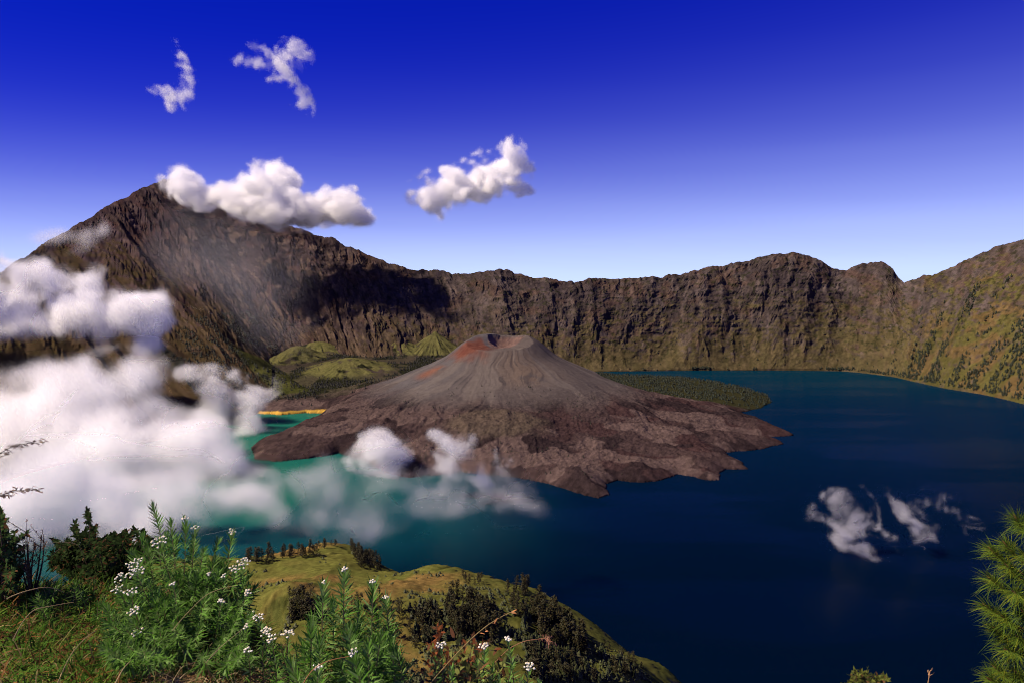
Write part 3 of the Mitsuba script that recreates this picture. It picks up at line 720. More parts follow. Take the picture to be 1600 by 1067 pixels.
# zones on the spur: label of its trees, polygon (pixels of the photograph, met with the ground), number, height in metres
ZONES = [
    ('dark conifer in the clump on the far left shoulder', [(385, 866), (428, 862), (428, 878), (385, 884)], 12, (13, 18)),
    ('dark conifer along the back edge of the knoll', [(440, 862), (495, 862), (500, 872), (440, 872)], 13, (11, 17)),
    ('small conifer standing on the knoll skyline', [(476, 852), (555, 848), (556, 855), (478, 858)], 9, (7, 13)),
    ('dark conifer on the steep right side of the knoll', [(550, 862), (575, 868), (600, 888), (596, 894), (560, 886)], 30, (12, 17)),
    ('small conifer on the lip of the lower grassy terrace', [(450, 925), (480, 922), (480, 929), (450, 931)], 5, (6, 9)),
    ('dark tree in the gully clump below the terrace lip', [(445, 935), (495, 930), (500, 965), (455, 972)], 17, (11, 16)),
    ('dark tree on the slope behind the flowering sprigs', [(545, 930), (640, 945), (640, 1000), (560, 1000)], 16, (9, 14)),
    ('low dark tree on the bank right of the flowering sprigs', [(635, 955), (680, 945), (690, 1000), (645, 1015)], 17, (9, 14)),
    ('bushy tree on the crest beside the lake edge', [(722, 902), (765, 908), (765, 916), (725, 912)], 8, (7, 11)),
    ('dark conifer in the grove on the middle of the spur slope', [(694, 930), (755, 940), (785, 970), (780, 1012), (705, 1000)], 46, (11, 18)),
    ('tall conifer standing above the crest against the lake', [(806, 920), (824, 924), (824, 932), (808, 930)], 5, (14, 19)),
    ('dark conifer in the strip below the crest conifers', [(792, 925), (832, 938), (834, 972), (800, 962)], 18, (10, 15)),
    ('dark conifer in the dense wood along the lake edge', [(838, 940), (870, 962), (915, 1000), (915, 1030), (850, 1010), (838, 975)], 64, (12, 20)),
    ('dark tree in the wood at the foot of the spur slope', [(825, 1015), (900, 1030), (930, 1066), (820, 1070)], 26, (10, 16)),
    ('dark bushy tree near the lower right tip of the spur', [(938, 1012), (975, 1020), (1020, 1050), (960, 1060)], 16, (7, 12)),
]


def plant_zones():
    from shapely.geometry import Polygon, Point
    rng = np.random.default_rng(77)
    k, spots_info = 0, []
    for label, poly, n, (h0, h1) in ZONES:
        P = Polygon(poly)
        x0, y0, x1, y1 = P.bounds
        done, tries, spots = 0, 0, []
        while done < n and tries < 3000:
            tries += 1
            a = (rng.uniform(x0, x1), rng.uniform(y0, y1))
            if not P.contains(Point(a)) or any((a[0] - b[0]) ** 2 + 2 * (a[1] - b[1]) ** 2 < 16 for b in spots):
                continue
            p = on_spur(*a)
            if p is None:
                continue
            spots.append(a)
            done += 1
            h = rng.uniform(h0, h1)
            kind = int(rng.choice([0, 1, 2, 4]) if 'conifer' in label else rng.choice([3, 4, 2]))
            key = 'mountain_tree' if k == 0 else f'mountain_tree_{k:03d}'
            h *= 0.8
            w = h * rng.uniform(0.8, 1.15)
            spots_info.append((label, key, a, h))
            scene[key] = {'type': 'instance', 'group': {'type': 'ref', 'id': TREE_GROUPS[kind]},
                          'to_world': T().translate([p[0], p[1], float(spur_height(p[0], p[1])[()] if np.ndim(p[0]) == 0 else 0) - 0.3]).rotate([0, 0, 1], float(rng.uniform(0, 360))).scale([w, w, h])}
            labels[key] = {'label': label, 'category': 'tree', 'group': 'trees: ' + label.replace('dark ', '').replace('small ', '').replace('tall ', '')}
            k += 1
    for label, _, n, _ in ZONES:                          # single out the ones that stand apart in their zone
        mine = [q for q in spots_info if q[0] == label]
        if len(mine) < 4:
            continue
        where = label.replace('dark ', '').replace('small ', '').replace('tall ', '').replace('low ', '')
        picks = [('leftmost', min(mine, key=lambda q: q[2][0])), ('rightmost', max(mine, key=lambda q: q[2][0])), ('hindmost', min(mine, key=lambda q: q[2][1])), ('frontmost', max(mine, key=lambda q: q[2][1]))]
        named = set()
        for word, q in picks:
            if q[1] not in named:
                named.add(q[1])
                labels[q[1]]['label'] = f'{word} {where}'
        for q in mine:
            if q[1] not in named:
                noun = next(w for w in ('low dark tree', 'dark bushy tree', 'bushy tree', 'dark conifer', 'small conifer', 'tall conifer', 'dark tree') if label.startswith(w))
                if len(mine) >= 12:                       # by the quarter of the zone it stands in
                    xs, ys = sorted(r[2][0] for r in mine), sorted(r[2][1] for r in mine)
                    part = ('front' if q[2][1] > ys[len(ys) // 2] else 'back') + (' right' if q[2][0] > xs[len(xs) // 2] else ' left')
                    labels[q[1]]['label'] = noun + f' at the {part}' + label[len(noun):]
                    labels[q[1]]['group'] = labels[q[1]]['group'] + f', {part}'
                else:
                    labels[q[1]]['label'] = noun.replace('dark ', 'dark inner ') + label[len(noun):] if 'dark ' in noun else 'inner ' + label
    print('spur trees', k)


plant_zones()


def spur_scrub():
    rng = np.random.default_rng(78)
    out = []
    for _ in range(5600):
        px, py = rng.uniform(395, 1045), rng.uniform(860, 1067)
        y_top = np.interp(px, [395, 545, 600, 690, 800, 880, 960, 1040], [868, 856, 890, 890, 918, 970, 1014, 1066])
        if py < y_top + 2:
            continue
        p = on_spur(px, py)
        if p is None:
            continue
        n = fbm(p3(p[0] / 22, p[1] / 22, 4.0), 3, 317)
        w = np.interp(px + 0.6 * (py - 900), [400, 640, 700, 900], [0.0, 0.15, 0.6, 1.0])
        if n + 0.16 * w > 0.62 - 0.0:
            out.append([p[0], p[1], float(np.ravel(spur_height(p[0], p[1]))[0]) - 0.2])
    out = np.array(out)
    print('scrub', len(out))
    small_trees('spur_scrub', 'low dark scrub dotted over the grassy spur between its trees', out, rng.uniform(0.7, 2.8, len(out)), 79, (0.045, 0.052, 0.015), 2.2)


spur_scrub()


def spur_wood():
    from shapely.geometry import Polygon, Point
    rng = np.random.default_rng(80)
    polys = [Polygon(p) for p in ([(832, 945), (868, 966), (914, 1004), (925, 1066), (840, 1066), (800, 990)], [(690, 925), (760, 940), (800, 980), (800, 1040), (700, 1020)], [(640, 950), (690, 940), (700, 1010), (650, 1030)], [(930, 1020), (975, 1030), (1005, 1062), (930, 1066)])]
    out = []
    while len(out) < 620:
        P = polys[int(rng.choice(4, p=[0.55, 0.25, 0.1, 0.1]))]
        x0, y0, x1, y1 = P.bounds
        a = (rng.uniform(x0, x1), rng.uniform(y0, y1))
        p = on_spur(*a) if P.contains(Point(a)) else None
        if p is not None and fbm(p3(p[0] / 16, p[1] / 16, 2.0), 3, 318) > 0.44:
            out.append([p[0], p[1], float(np.ravel(spur_height(p[0], p[1]))[0]) - 0.2])
    out = np.array(out)
    small_trees('spur_wood', 'undergrowth of young dark trees filling the wood on the right side of the spur', out, rng.uniform(3.0, 7.0, len(out)), 81, (0.028, 0.034, 0.010), 1.2)


spur_wood()

# ------------------------------------------------------------------ clouds: real volumes of droplets where they float


def voxel_hull(mask, lo, step):
    """A closed smooth skin round the occupied cells of a coarse grid."""
    m = np.pad(ndimage.binary_dilation(mask, iterations=1), 1)
    verts, faces = {}, []
    quads = []
    for ax in range(3):
        for sgn in (0, 1):
            nb = np.roll(m, -1 if sgn else 1, ax)
            idx = np.argwhere(m & ~nb)
            o = [(ax + 1) % 3, (ax + 2) % 3]
            c = np.repeat(idx[:, None, :], 4, 1)
            c[:, :, ax] += sgn
            cyc = [(0, 0), (1, 0), (1, 1), (0, 1)] if sgn else [(0, 0), (0, 1), (1, 1), (1, 0)]
            for k, (a, b) in enumerate(cyc):
                c[:, k, o[0]] += a
                c[:, k, o[1]] += b
            quads.append(c)
    q = np.concatenate(quads)
    shape = np.array(m.shape) + 1
    key = (q[..., 0] * shape[1] + q[..., 1]) * shape[2] + q[..., 2]
    uniq, inv = np.unique(key.reshape(-1), return_inverse=True)
    inv = inv.reshape(-1, 4)
    V = np.stack([uniq // (shape[1] * shape[2]), uniq // shape[2] % shape[1], uniq % shape[2]], 1).astype(float) - 1
    F = np.vstack([inv[:, [0, 1, 2]], inv[:, [0, 2, 3]]])
    V = V * step + lo
    mesh = trimesh.Trimesh(V, F, process=False)
    e = np.vstack([F[:, [0, 1]], F[:, [1, 2]], F[:, [2, 0]]])
    e = np.vstack([e, e[:, ::-1]])
    deg = np.bincount(e[:, 0], minlength=len(V))[:, None]
    for _ in range(3):
        acc = np.stack([np.bincount(e[:, 0], V[e[:, 1], i], len(V)) for i in range(3)], 1)
        V = 0.5 * V + 0.5 * acc / deg
    return V, F


def cloud(name, label, group, lo, hi, cell, field, sigma, albedo=0.9995, category='cloud'):
    lo, hi = np.asarray(lo, float), np.asarray(hi, float)
    n = np.maximum(((hi - lo) / cell).astype(int), 8)
    ax = [lo[i] + (np.arange(n[i]) + 0.5) * (hi[i] - lo[i]) / n[i] for i in range(3)]
    Z, Y, X = np.meshgrid(ax[2], ax[1], ax[0], indexing='ij')
    D = ndimage.gaussian_filter(np.clip(field(X, Y, Z), 0, 1), 0.75)
    u = [np.minimum((np.arange(m) + 0.5) / m, 1 - (np.arange(m) + 0.5) / m) for m in D.shape]
    D = D * np.minimum(np.minimum(sstep(0, 0.06, u[0])[:, None, None], sstep(0, 0.06, u[1])[None, :, None]), sstep(0, 0.06, u[2])[None, None, :])
    for k in range(3):
        sl = [slice(None)] * 3
        for e in (0, -1):
            sl[k] = e
            D[tuple(sl)] = 0
    c = 4
    pad = [(0, (-s) % c) for s in D.shape]
    Dp = np.pad(D, pad)
    coarse = Dp.reshape(Dp.shape[0] // c, c, Dp.shape[1] // c, c, Dp.shape[2] // c, c).max((1, 3, 5)) > 0.004
    step = (hi - lo) / n * c
    V, F = voxel_hull(np.transpose(coarse, (2, 1, 0)), lo, step)
    mid = 'medium_' + name
    scene[mid] = {'type': 'heterogeneous', 'albedo': {'type': 'rgb', 'value': [albedo, albedo, albedo]}, 'scale': float(sigma),
                  'sigma_t': {'type': 'gridvolume', 'grid': mi.VolumeGrid(D.astype(np.float32)[..., None]), 'filter_type': 'trilinear',
                              'to_world': T().translate(lo.tolist()).scale((hi - lo).tolist())}}
    scene[name] = mikit.ply((V, F), {'type': 'null'}, interior={'type': 'ref', 'id': mid})
    labels[name] = {'label': label, 'category': category}
    if group:
        labels[name]['group'] = group
    print(name, D.shape, 'fill %.3f' % (D > 0.01).mean(), len(F))


def puffs(X, Y, Z, items, warp=0.0, scale=100.0, seed=0):
    """Soft union of round puffs (x, y, z, rx, ry, rz): about 1 at a centre, 0 from the rim outwards."""
    if warp:
        q = p3(X / scale, Y / scale, Z / scale)
        X = X + warp * (fbm(q, 2, seed + 1) - 0.5) * 2
        Y = Y + warp * (fbm(q, 2, seed + 2) - 0.5) * 2
        Z = Z + warp * (fbm(q, 2, seed + 3) - 0.5) * 2
    clear = np.ones_like(X)
    for x, y, z, rx, ry, rz in items:
        e2 = ((X - x) / rx) ** 2 + ((Y - y) / ry) ** 2 + ((Z - z) / rz) ** 2
        clear *= 1 - 0.96 * np.exp(-1.7 * e2)
    return 1 - clear


def at_px(items, y, deep=None):
    """Puffs given where they stand in the sky of this viewpoint: direction (pixel), distance y, radii in pixels at that distance, depth in metres."""
    out = []
    for px, py, rx, rz, *more in items:
        yy = more[0] if more else y
        ry = more[1] if len(more) > 1 else deep if deep else 0.8 * (rx + rz) / 2 * yy / FOC
        c = at_y(px, py, yy)
        out.append((c[0], c[1], c[2], rx * yy / FOC, ry, rz * yy / FOC))
    return out


def strand(pts, r0, r1, n):
    """Puffs strung along a curve: a torn thread of cloud."""
    pts = np.array(pts, float)
    u = np.linspace(0, 1, n)
    k = np.linspace(0, 1, len(pts))
    x, y = PchipInterpolator(k, pts[:, 0])(u), PchipInterpolator(k, pts[:, 1])(u)
    r = r0 + (r1 - r0) * u
    return [(a, b, c * 1.2, c) for a, b, c in zip(x, y, r)]


def bounds(items, k=1.25):
    a = np.array(items)
    return (a[:, :3] - a[:, 3:] * k).min(0), (a[:, :3] + a[:, 3:] * k).max(0)


def noise_volume(n, slope, seed, kmin=1.5):
    """A tileable block of fractal noise, standard deviation 1, whose longest waves are 1 / kmin of the block."""
    rng = np.random.default_rng(seed)
    k = np.fft.fftfreq(n) * n
    kz = np.fft.rfftfreq(n) * n
    K = np.sqrt(k[:, None, None] ** 2 + k[None, :, None] ** 2 + kz[None, None, :] ** 2)
    amp = np.where(K >= kmin, np.maximum(K, 1e-6) ** -slope, 0)
    v = np.fft.irfftn(np.fft.rfftn(rng.standard_normal((n, n, n))) * amp, s=(n, n, n))
    return (v / v.std()).astype(np.float32)


VOLS = [noise_volume(128, 2.7, 1, 3.0), noise_volume(128, 2.6, 2, 3.0), noise_volume(128, 3.2, 3, 2.0), noise_volume(128, 3.0, 4, 3.0), noise_volume(128, 2.9, 5, 3.0), noise_volume(128, 2.35, 6, 3.0), noise_volume(128, 2.3, 7, 3.0)]


def sample(vol, X, Y, Z, size, shift):
    """Fractal noise at world points; size = metres of the longest waves (a quarter of the block)."""
    k = 32.0 / size
    c = np.stack([(X * k + shift * 17.3) % 128, (Y * k + shift * 41.7) % 128, (Z * k + shift * 71.1) % 128])
    return ndimage.map_coordinates(VOLS[vol], c, order=1, mode='grid-wrap')


def cumulus(name, label, items, cell, size, sigma, amp=0.46, thr=0.37, seed=1, warp=0.28, soft=0.6, group=None, grow=1.12, stretch=(1, 1, 1), bill=0.5, fine=0):
    items = [(x, y, z, rx * grow, ry * grow, rz * grow) for x, y, z, rx, ry, rz in items]
    lo, hi = bounds(items, 1.35)

    def field(X, Y, Z):
        w = [sample(2, X, Y, Z, size * 1.2, seed + i) * warp * size * 0.35 for i in range(3)]
        s = puffs(X + w[0], Y + w[1], Z + w[2], items)
        qx, qy, qz = (X + 0.6 * w[1]) / stretch[0], (Y + 0.6 * w[2]) / stretch[1], (Z + 0.6 * w[0]) / stretch[2]
        n = sample(fine, qx, qy, qz, size, seed + 5)
        b = 0.75 - np.abs(sample(fine + 1, qx, qy, qz, size * 0.8, seed + 7))
        return sstep(thr, thr + soft, np.minimum(s, 0.95) + amp * ((1 - bill) * n + bill * b) * sstep(0.03, 0.2, s)) * sstep(0.03, 0.14, s)
    cloud(name, label, group, lo, hi, cell, field, sigma)


cumulus('summit_cloud', 'white cumulus trailing to the right from the volcano summit',
        at_px([(288, 290, 22, 24), (322, 306, 40, 16), (385, 314, 45, 20), (420, 300, 36, 34), (436, 276, 24, 22), (440, 325, 60, 26), (495, 328, 50, 24), (545, 318, 26, 20), (558, 335, 22, 16), (470, 336, 50, 18)], 5500, 330), 8.0, 200, 0.03, seed=101)
cumulus('drifting_cloud', 'white cumulus drifting alone over the low middle of the crater rim',
        at_px([(655, 300, 24, 20), (682, 320, 34, 20), (705, 295, 42, 26), (745, 283, 46, 26), (775, 268, 36, 26), (795, 242, 16, 30), (805, 288, 28, 12), (818, 258, 12, 22), (740, 300, 50, 18)], 6200), 8.0, 200, 0.03, seed=137)
WISP = dict(amp=0.85, thr=0.50, soft=1.1, warp=0.5, bill=0.5, fine=5, grow=1.4)
cumulus('high_wisp', 'small torn white wisp high in the sky above the volcano summit',
        at_px([(288, 105, 12, 20), (285, 130, 18, 16), (262, 148, 22, 8), (290, 150, 12, 16)], 6000), 6.0, 200, 0.012, seed=147, **WISP)
cumulus('high_wisp_001', 'larger torn white wisp high in the sky, broken into three scraps',
        at_px([(395, 66, 14, 10), (428, 84, 26, 16), (446, 92, 18, 20), (468, 92, 14, 18), (380, 106, 16, 12), (430, 126, 14, 7), (456, 138, 10, 10)] + strand([(462, 140), (474, 158), (484, 184)], 9, 4, 4), 6000), 6.0, 220, 0.012, seed=158, **WISP)
cumulus('lake_puff', 'round white puff of cloud over the front shore of the lava field',
        at_px([(605, 688, 34, 30), (585, 712, 46, 34), (592, 740, 44, 22), (548, 715, 20, 20)], 2180), 3.5, 120, 0.03, seed=161, soft=0.9, thr=0.30)
cumulus('lava_wisp', 'thin grey cloud scraps drifting along the front of the lava field',
        at_px([(705, 700, 24, 18), (700, 725, 26, 22), (765, 730, 12, 22), (760, 750, 22, 16), (795, 745, 16, 16), (815, 790, 22, 14), (680, 805, 30, 14), (735, 800, 36, 12)], 1900), 3.6, 100, 0.02, seed=171, **WISP)
cumulus('lake_veil', 'ragged thin veil of cloud over the turquoise water',
        at_px([(430, 740, 70, 24), (500, 765, 90, 34), (580, 780, 80, 34), (430, 795, 80, 36), (520, 812, 90, 26), (600, 815, 60, 20), (640, 770, 60, 28), (700, 760, 60, 26), (770, 755, 60, 24), (660, 805, 60, 20), (740, 795, 70, 24), (810, 790, 40, 20)], 1300), 3.6, 110, 0.011, seed=183, amp=0.5, thr=0.25, soft=1.3, warp=0.6, stretch=(1.2, 1.0, 0.9), fine=0)
cumulus('lake_cloud', 'small torn white cloud floating low over the dark open lake',
        at_px([(1322, 836, 24, 26), (1316, 805, 14, 24), (1328, 862, 15, 18), (1345, 835, 14, 20)] + strand([(1262, 800), (1285, 815), (1310, 828)], 6, 12, 5) + strand([(1350, 768), (1385, 772), (1412, 790), (1436, 826)], 6, 11, 9) + strand([(1440, 780), (1485, 800), (1530, 828)], 6, 4, 7)
              + strand([(1345, 785), (1362, 812), (1368, 840), (1400, 858)], 4, 6, 7) + strand([(1415, 800), (1440, 788)], 10, 7, 3) + strand([(1300, 790), (1312, 775)], 6, 4, 3), 1500, 34), 2.2, 55, 0.026, seed=199, amp=0.5, thr=0.36, soft=1.1, warp=0.9, bill=0.5, fine=5, grow=1.2)
cumulus('slope_cloud', 'thick white cloud band lying against the left slope of the volcano',
        at_px([(20, 440, 40, 34), (70, 430, 40, 34), (125, 425, 28, 34), (20, 485, 50, 34), (110, 485, 80, 30), (190, 485, 70, 26), (245, 497, 34, 26), (60, 515, 60, 16), (225, 525, 36, 20), (-60, 470, 70, 60)], 3000), 6.5, 280, 0.034, seed=201, soft=0.8, thr=0.28, amp=0.48, fine=5, bill=0.6)
cumulus('slope_wisp', 'torn grey wisps rising off the cloud band on the volcano slope',
        at_px([(15, 395, 40, 20), (50, 385, 24, 28), (95, 360, 40, 16), (120, 380, 20, 26), (140, 355, 26, 14), (20, 420, 30, 20)], 3750), 11.0, 300, 0.008, seed=211, **{**WISP, 'fine': 0, 'thr': 0.42})
cumulus('fog_bank', 'great white bank of cloud piled over the left end of the lake',
        at_px([(30, 640, 80, 54, 2300, 170), (110, 600, 70, 46, 2350, 150), (175, 575, 50, 30, 2350, 130), (215, 600, 30, 30, 2350, 130), (90, 690, 120, 70, 2230, 180), (200, 690, 100, 60, 2200, 170), (30, 750, 130, 70, 2170, 170), (150, 765, 130, 60, 2150, 170), (275, 755, 95, 50, 2150, 160),
               (290, 680, 60, 40, 2200, 140), (345, 715, 50, 44, 2150, 140), (-80, 720, 120, 120, 2180, 180), (390, 740, 44, 26, 2120, 120)], 2200), 7.0, 330, 0.028, seed=221, soft=1.25, thr=0.15, amp=0.46, fine=5, bill=0.6)
cumulus('fog_bank_001', 'low white fog lying over the water just beyond the foreground shrubs',
        at_px([(330, 790, 90, 34, 1620, 76), (60, 800, 140, 50, 1640, 80), (210, 805, 110, 40, 1640, 80), (40, 838, 130, 46, 1600, 80), (180, 832, 130, 42, 1600, 80), (300, 815, 110, 36, 1610, 80), (395, 790, 64, 28, 1630, 70), (-60, 820, 100, 60, 1600, 80), (70, 866, 120, 36, 1560, 70), (190, 858, 90, 30, 1560, 70),
               (100, 765, 150, 50, 1640, 76), (260, 770, 90, 36, 1640, 70)], 1600), 6.0, 260, 0.026, seed=223, soft=1.3, thr=0.15, amp=0.46, fine=5, bill=0.6)
cumulus('valley_wisp', 'torn grey cloud rising in front of the dark forested slope',
        at_px([(350, 610, 40, 22), (390, 600, 30, 20), (410, 615, 20, 24), (360, 650, 50, 30), (330, 640, 30, 22), (390, 680, 26, 30), (310, 600, 24, 16), (400, 720, 30, 30)], 2850), 5.0, 150, 0.014, seed=233, **{**WISP, 'fine': 0, 'thr': 0.42})
cumulus('mountain_veil', 'faint hazy veil of cloud hanging before the volcano face',
        at_px([(290, 340, 60, 40), (340, 390, 90, 60), (400, 440, 100, 60), (450, 490, 90, 50), (480, 530, 80, 40), (250, 400, 50, 60)], 4400), 16.0, 620, 0.0004, seed=241, amp=0.3, thr=0.15, soft=1.0)

# ------------------------------------------------------------------ the slope at the viewpoint: ground, grass, shrubs


def ground_z(x, y):
    """Height of the slope the viewpoint stands on."""
    x, y = np.asarray(x, float), np.asarray(y, float)
    lip_y = np.interp(x, [-6, -1.7, -1.15, -0.7, 0.5], [3.5, 3.25, 2.75, 2.15, 1.6])
    drop = np.maximum(y - lip_y, 0)
    soft = np.where(drop < 0.7, 1.05 * drop ** 2 / 1.4, 1.05 * drop - 0.3675)
    side = np.maximum(x + 0.85, 0)
    z = 598.36 + 0.03 * np.clip(-x - 1.2, 0, 4) - soft - np.where(side < 1, 0.45 * side ** 2, 0.9 * side - 0.45) * 0.8 * sstep(0.5, 2.2, y) * sstep(40, 8, y)
    small = 0.10 * (fbm(p3(x / 0.7, y / 0.7), 3, 320) - 0.5) * sstep(60, 10, y) + 2.0 * (fbm(p3(x / 9, y / 9), 3, 321) - 0.5) * sstep(6, 20, y)
    return z + small


def build_ground():
    ny, nx = 260, 260
    yy = np.concatenate([np.linspace(0.3, 6, 170), np.geomspace(6.05, 330, ny - 170)])
    fx = np.linspace(-1, 1, nx)
    Y = np.repeat(yy[:, None], nx, 1)
    X = fx[None] * (3.2 + 0.95 * Y)
    Z = ground_z(X, Y)
    Z = np.maximum(Z, 330 + 0 * Z)
    n = fbm(p3(X / 0.25, Y / 0.25), 4, 322)
    col = lerp([0.030, 0.020, 0.010], [0.085, 0.060, 0.028], n)
    m = fbm(p3(X / 5, Y / 5), 4, 323)
    col = lerp(col, lerp([0.07, 0.08, 0.02], [0.14, 0.11, 0.035], m), sstep(5, 12, Y))
    mesh, c = grid_mesh(np.stack([X, Y, Z], -1), col)
    structure('ground', mesh, c, 'dark earth of the steep slope at the viewpoint, under grass and shrubs')


build_ground()

GREEN = np.array([0.075, 0.185, 0.022])
SILVER = np.array([0.24, 0.33, 0.14])


def sprig(base, tip, rng, leaf=0.055, n=90, tone=1.0, bare=0.25, width=0.0060):
    """An edelweiss shoot: a woody stem closely set with narrow pointed leaves, crowded at its tip."""
    base, tip = np.asarray(base, float), np.asarray(tip, float)
    L = np.linalg.norm(tip - base)
    s = np.linspace(0, 1, 9)
    bend = rng.normal(0, 0.05, 3) * L * [1, 1, 0.2]
    up = np.array([0, 0, 1.0]) * 0.10 * L
    p = base + (tip - base) * s[:, None] + (bend - up)[None] * (4 * s * (1 - s))[:, None] * 0.5
    soup = Soup()
    v, f = tube_mesh(p, np.interp(s, [0, 1], [0.0042, 0.0018]), 5)
    soup.add(v, f, np.array([0.13, 0.10, 0.06]) * rng.uniform(0.7, 1.2))
    u = bare + (1 - bare) * (1 - (1 - rng.uniform(0, 1, n)) ** 1.35)
    u = np.sort(np.minimum(u, 1.0))
    root = np.stack([np.interp(u, s, p[:, i]) for i in range(3)], 1)
    t = unit(np.stack([np.interp(u, s, np.gradient(p[:, i])) for i in range(3)], 1))
    a = unit(np.cross(t, [0.3, 0.2, 0.1]))
    b = np.cross(t, a)
    ang = np.arange(n) * 2.39996 + rng.uniform(-0.3, 0.3, n)
    out = np.cos(ang)[:, None] * a + np.sin(ang)[:, None] * b
    open_ = np.interp(u, [0, 0.75, 1], [1.45, 1.15, 0.32])[:, None]
    d = unit(t * np.cos(open_) + out * np.sin(open_) + rng.normal(0, 0.10, (n, 3)))
    ln = leaf * rng.uniform(0.7, 1.25, n) * np.interp(u, [0, 0.6, 1], [0.95, 1.05, 0.7])
    V, F, k = blades(root, d, ln, np.full(n, width) * rng.uniform(0.8, 1.2, n), np.interp(u, [0, 1], [0.42, 0.05]) * rng.uniform(0.5, 1.4, n), rng)
    mixv = rng.uniform(0, 1, (n, 1)) ** 1.6
    c = (GREEN * (1 - 0.55 * mixv) + SILVER * 0.55 * mixv) * rng.uniform(0.6, 1.3, (n, 1)) * tone
    dead = (u < bare + 0.22) & (rng.uniform(size=n) < 0.5)
    c[dead] = np.array([0.16, 0.11, 0.055]) * rng.uniform(0.5, 1.2, (dead.sum(), 1))
    soup.add(V, F, np.repeat(c, k, 0))
    return soup, p


ICO = trimesh.creation.icosphere(subdivisions=1)


def flower_cluster(at, up, rng, n=10, spread=0.028, size=0.0047):
    """A flat-topped cluster of small white everlasting heads with buff centres on short stalks."""
    soup = Soup()
    up = unit(np.asarray(up, float))
    a = unit(np.cross(up, [0.1, 1.0, 0.2]))
    b = np.cross(up, a)
    for k in range(n):
        r, th = 0.8 * spread * math.sqrt((k + 0.5) / n) * rng.uniform(0.85, 1.15), k * 2.4 + rng.uniform(-0.3, 0.3)
        c = at + a * r * math.cos(th) + b * r * math.sin(th) + up * (0.012 - 6 * r * r + rng.uniform(-0.004, 0.004))
        v, f = tube_mesh(np.array([at - up * 0.018, at + (c - at) * 0.5, c]), np.array([0.0011, 0.0010, 0.0010]), 3)
        soup.add(v, f, [0.14, 0.18, 0.10])
        V = ICO.vertices * (1 + 0.12 * rng.normal(size=(len(ICO.vertices), 1))) * size * rng.uniform(0.8, 1.2)
        h = V @ up
        V = V - up * (h * np.where(h < 0, 0.15, 0.45))[:, None]
        col = np.where((h > 0.8 * size)[:, None], [0.50, 0.42, 0.22], [0.60, 0.60, 0.54])
        soup.add(V + c, ICO.faces, col)
    return soup


def shrub_of_sprigs(key, label, sprigs, flowers, rng, group=None):
    """sprigs: (base, tip, leaf length, number of leaves, tone); flowers: index of sprig -> number of heads."""
    labels[key] = {'label': label, 'category': 'shrub'}
    if group:
        labels[key]['group'] = group
    for i, (base, tip, leaf, n, tone) in enumerate(sprigs):
        soup, p = sprig(base, tip, rng, leaf, n, tone)
        name = f'{key}__sprig' + (f'_{i:03d}' if i else '')
        scene[name] = soup.ply('mat_leaf')
        if i in flowers:
            d = unit(p[-1] - p[-2])
            heads, spread = flowers[i]
            scene[name + '__flower_cluster'] = flower_cluster(p[-1] + d * 0.012, d * 0.5 + np.array([-0.1, -0.25, 0.8]), rng, heads, spread).ply('mat_plant', smooth=True)


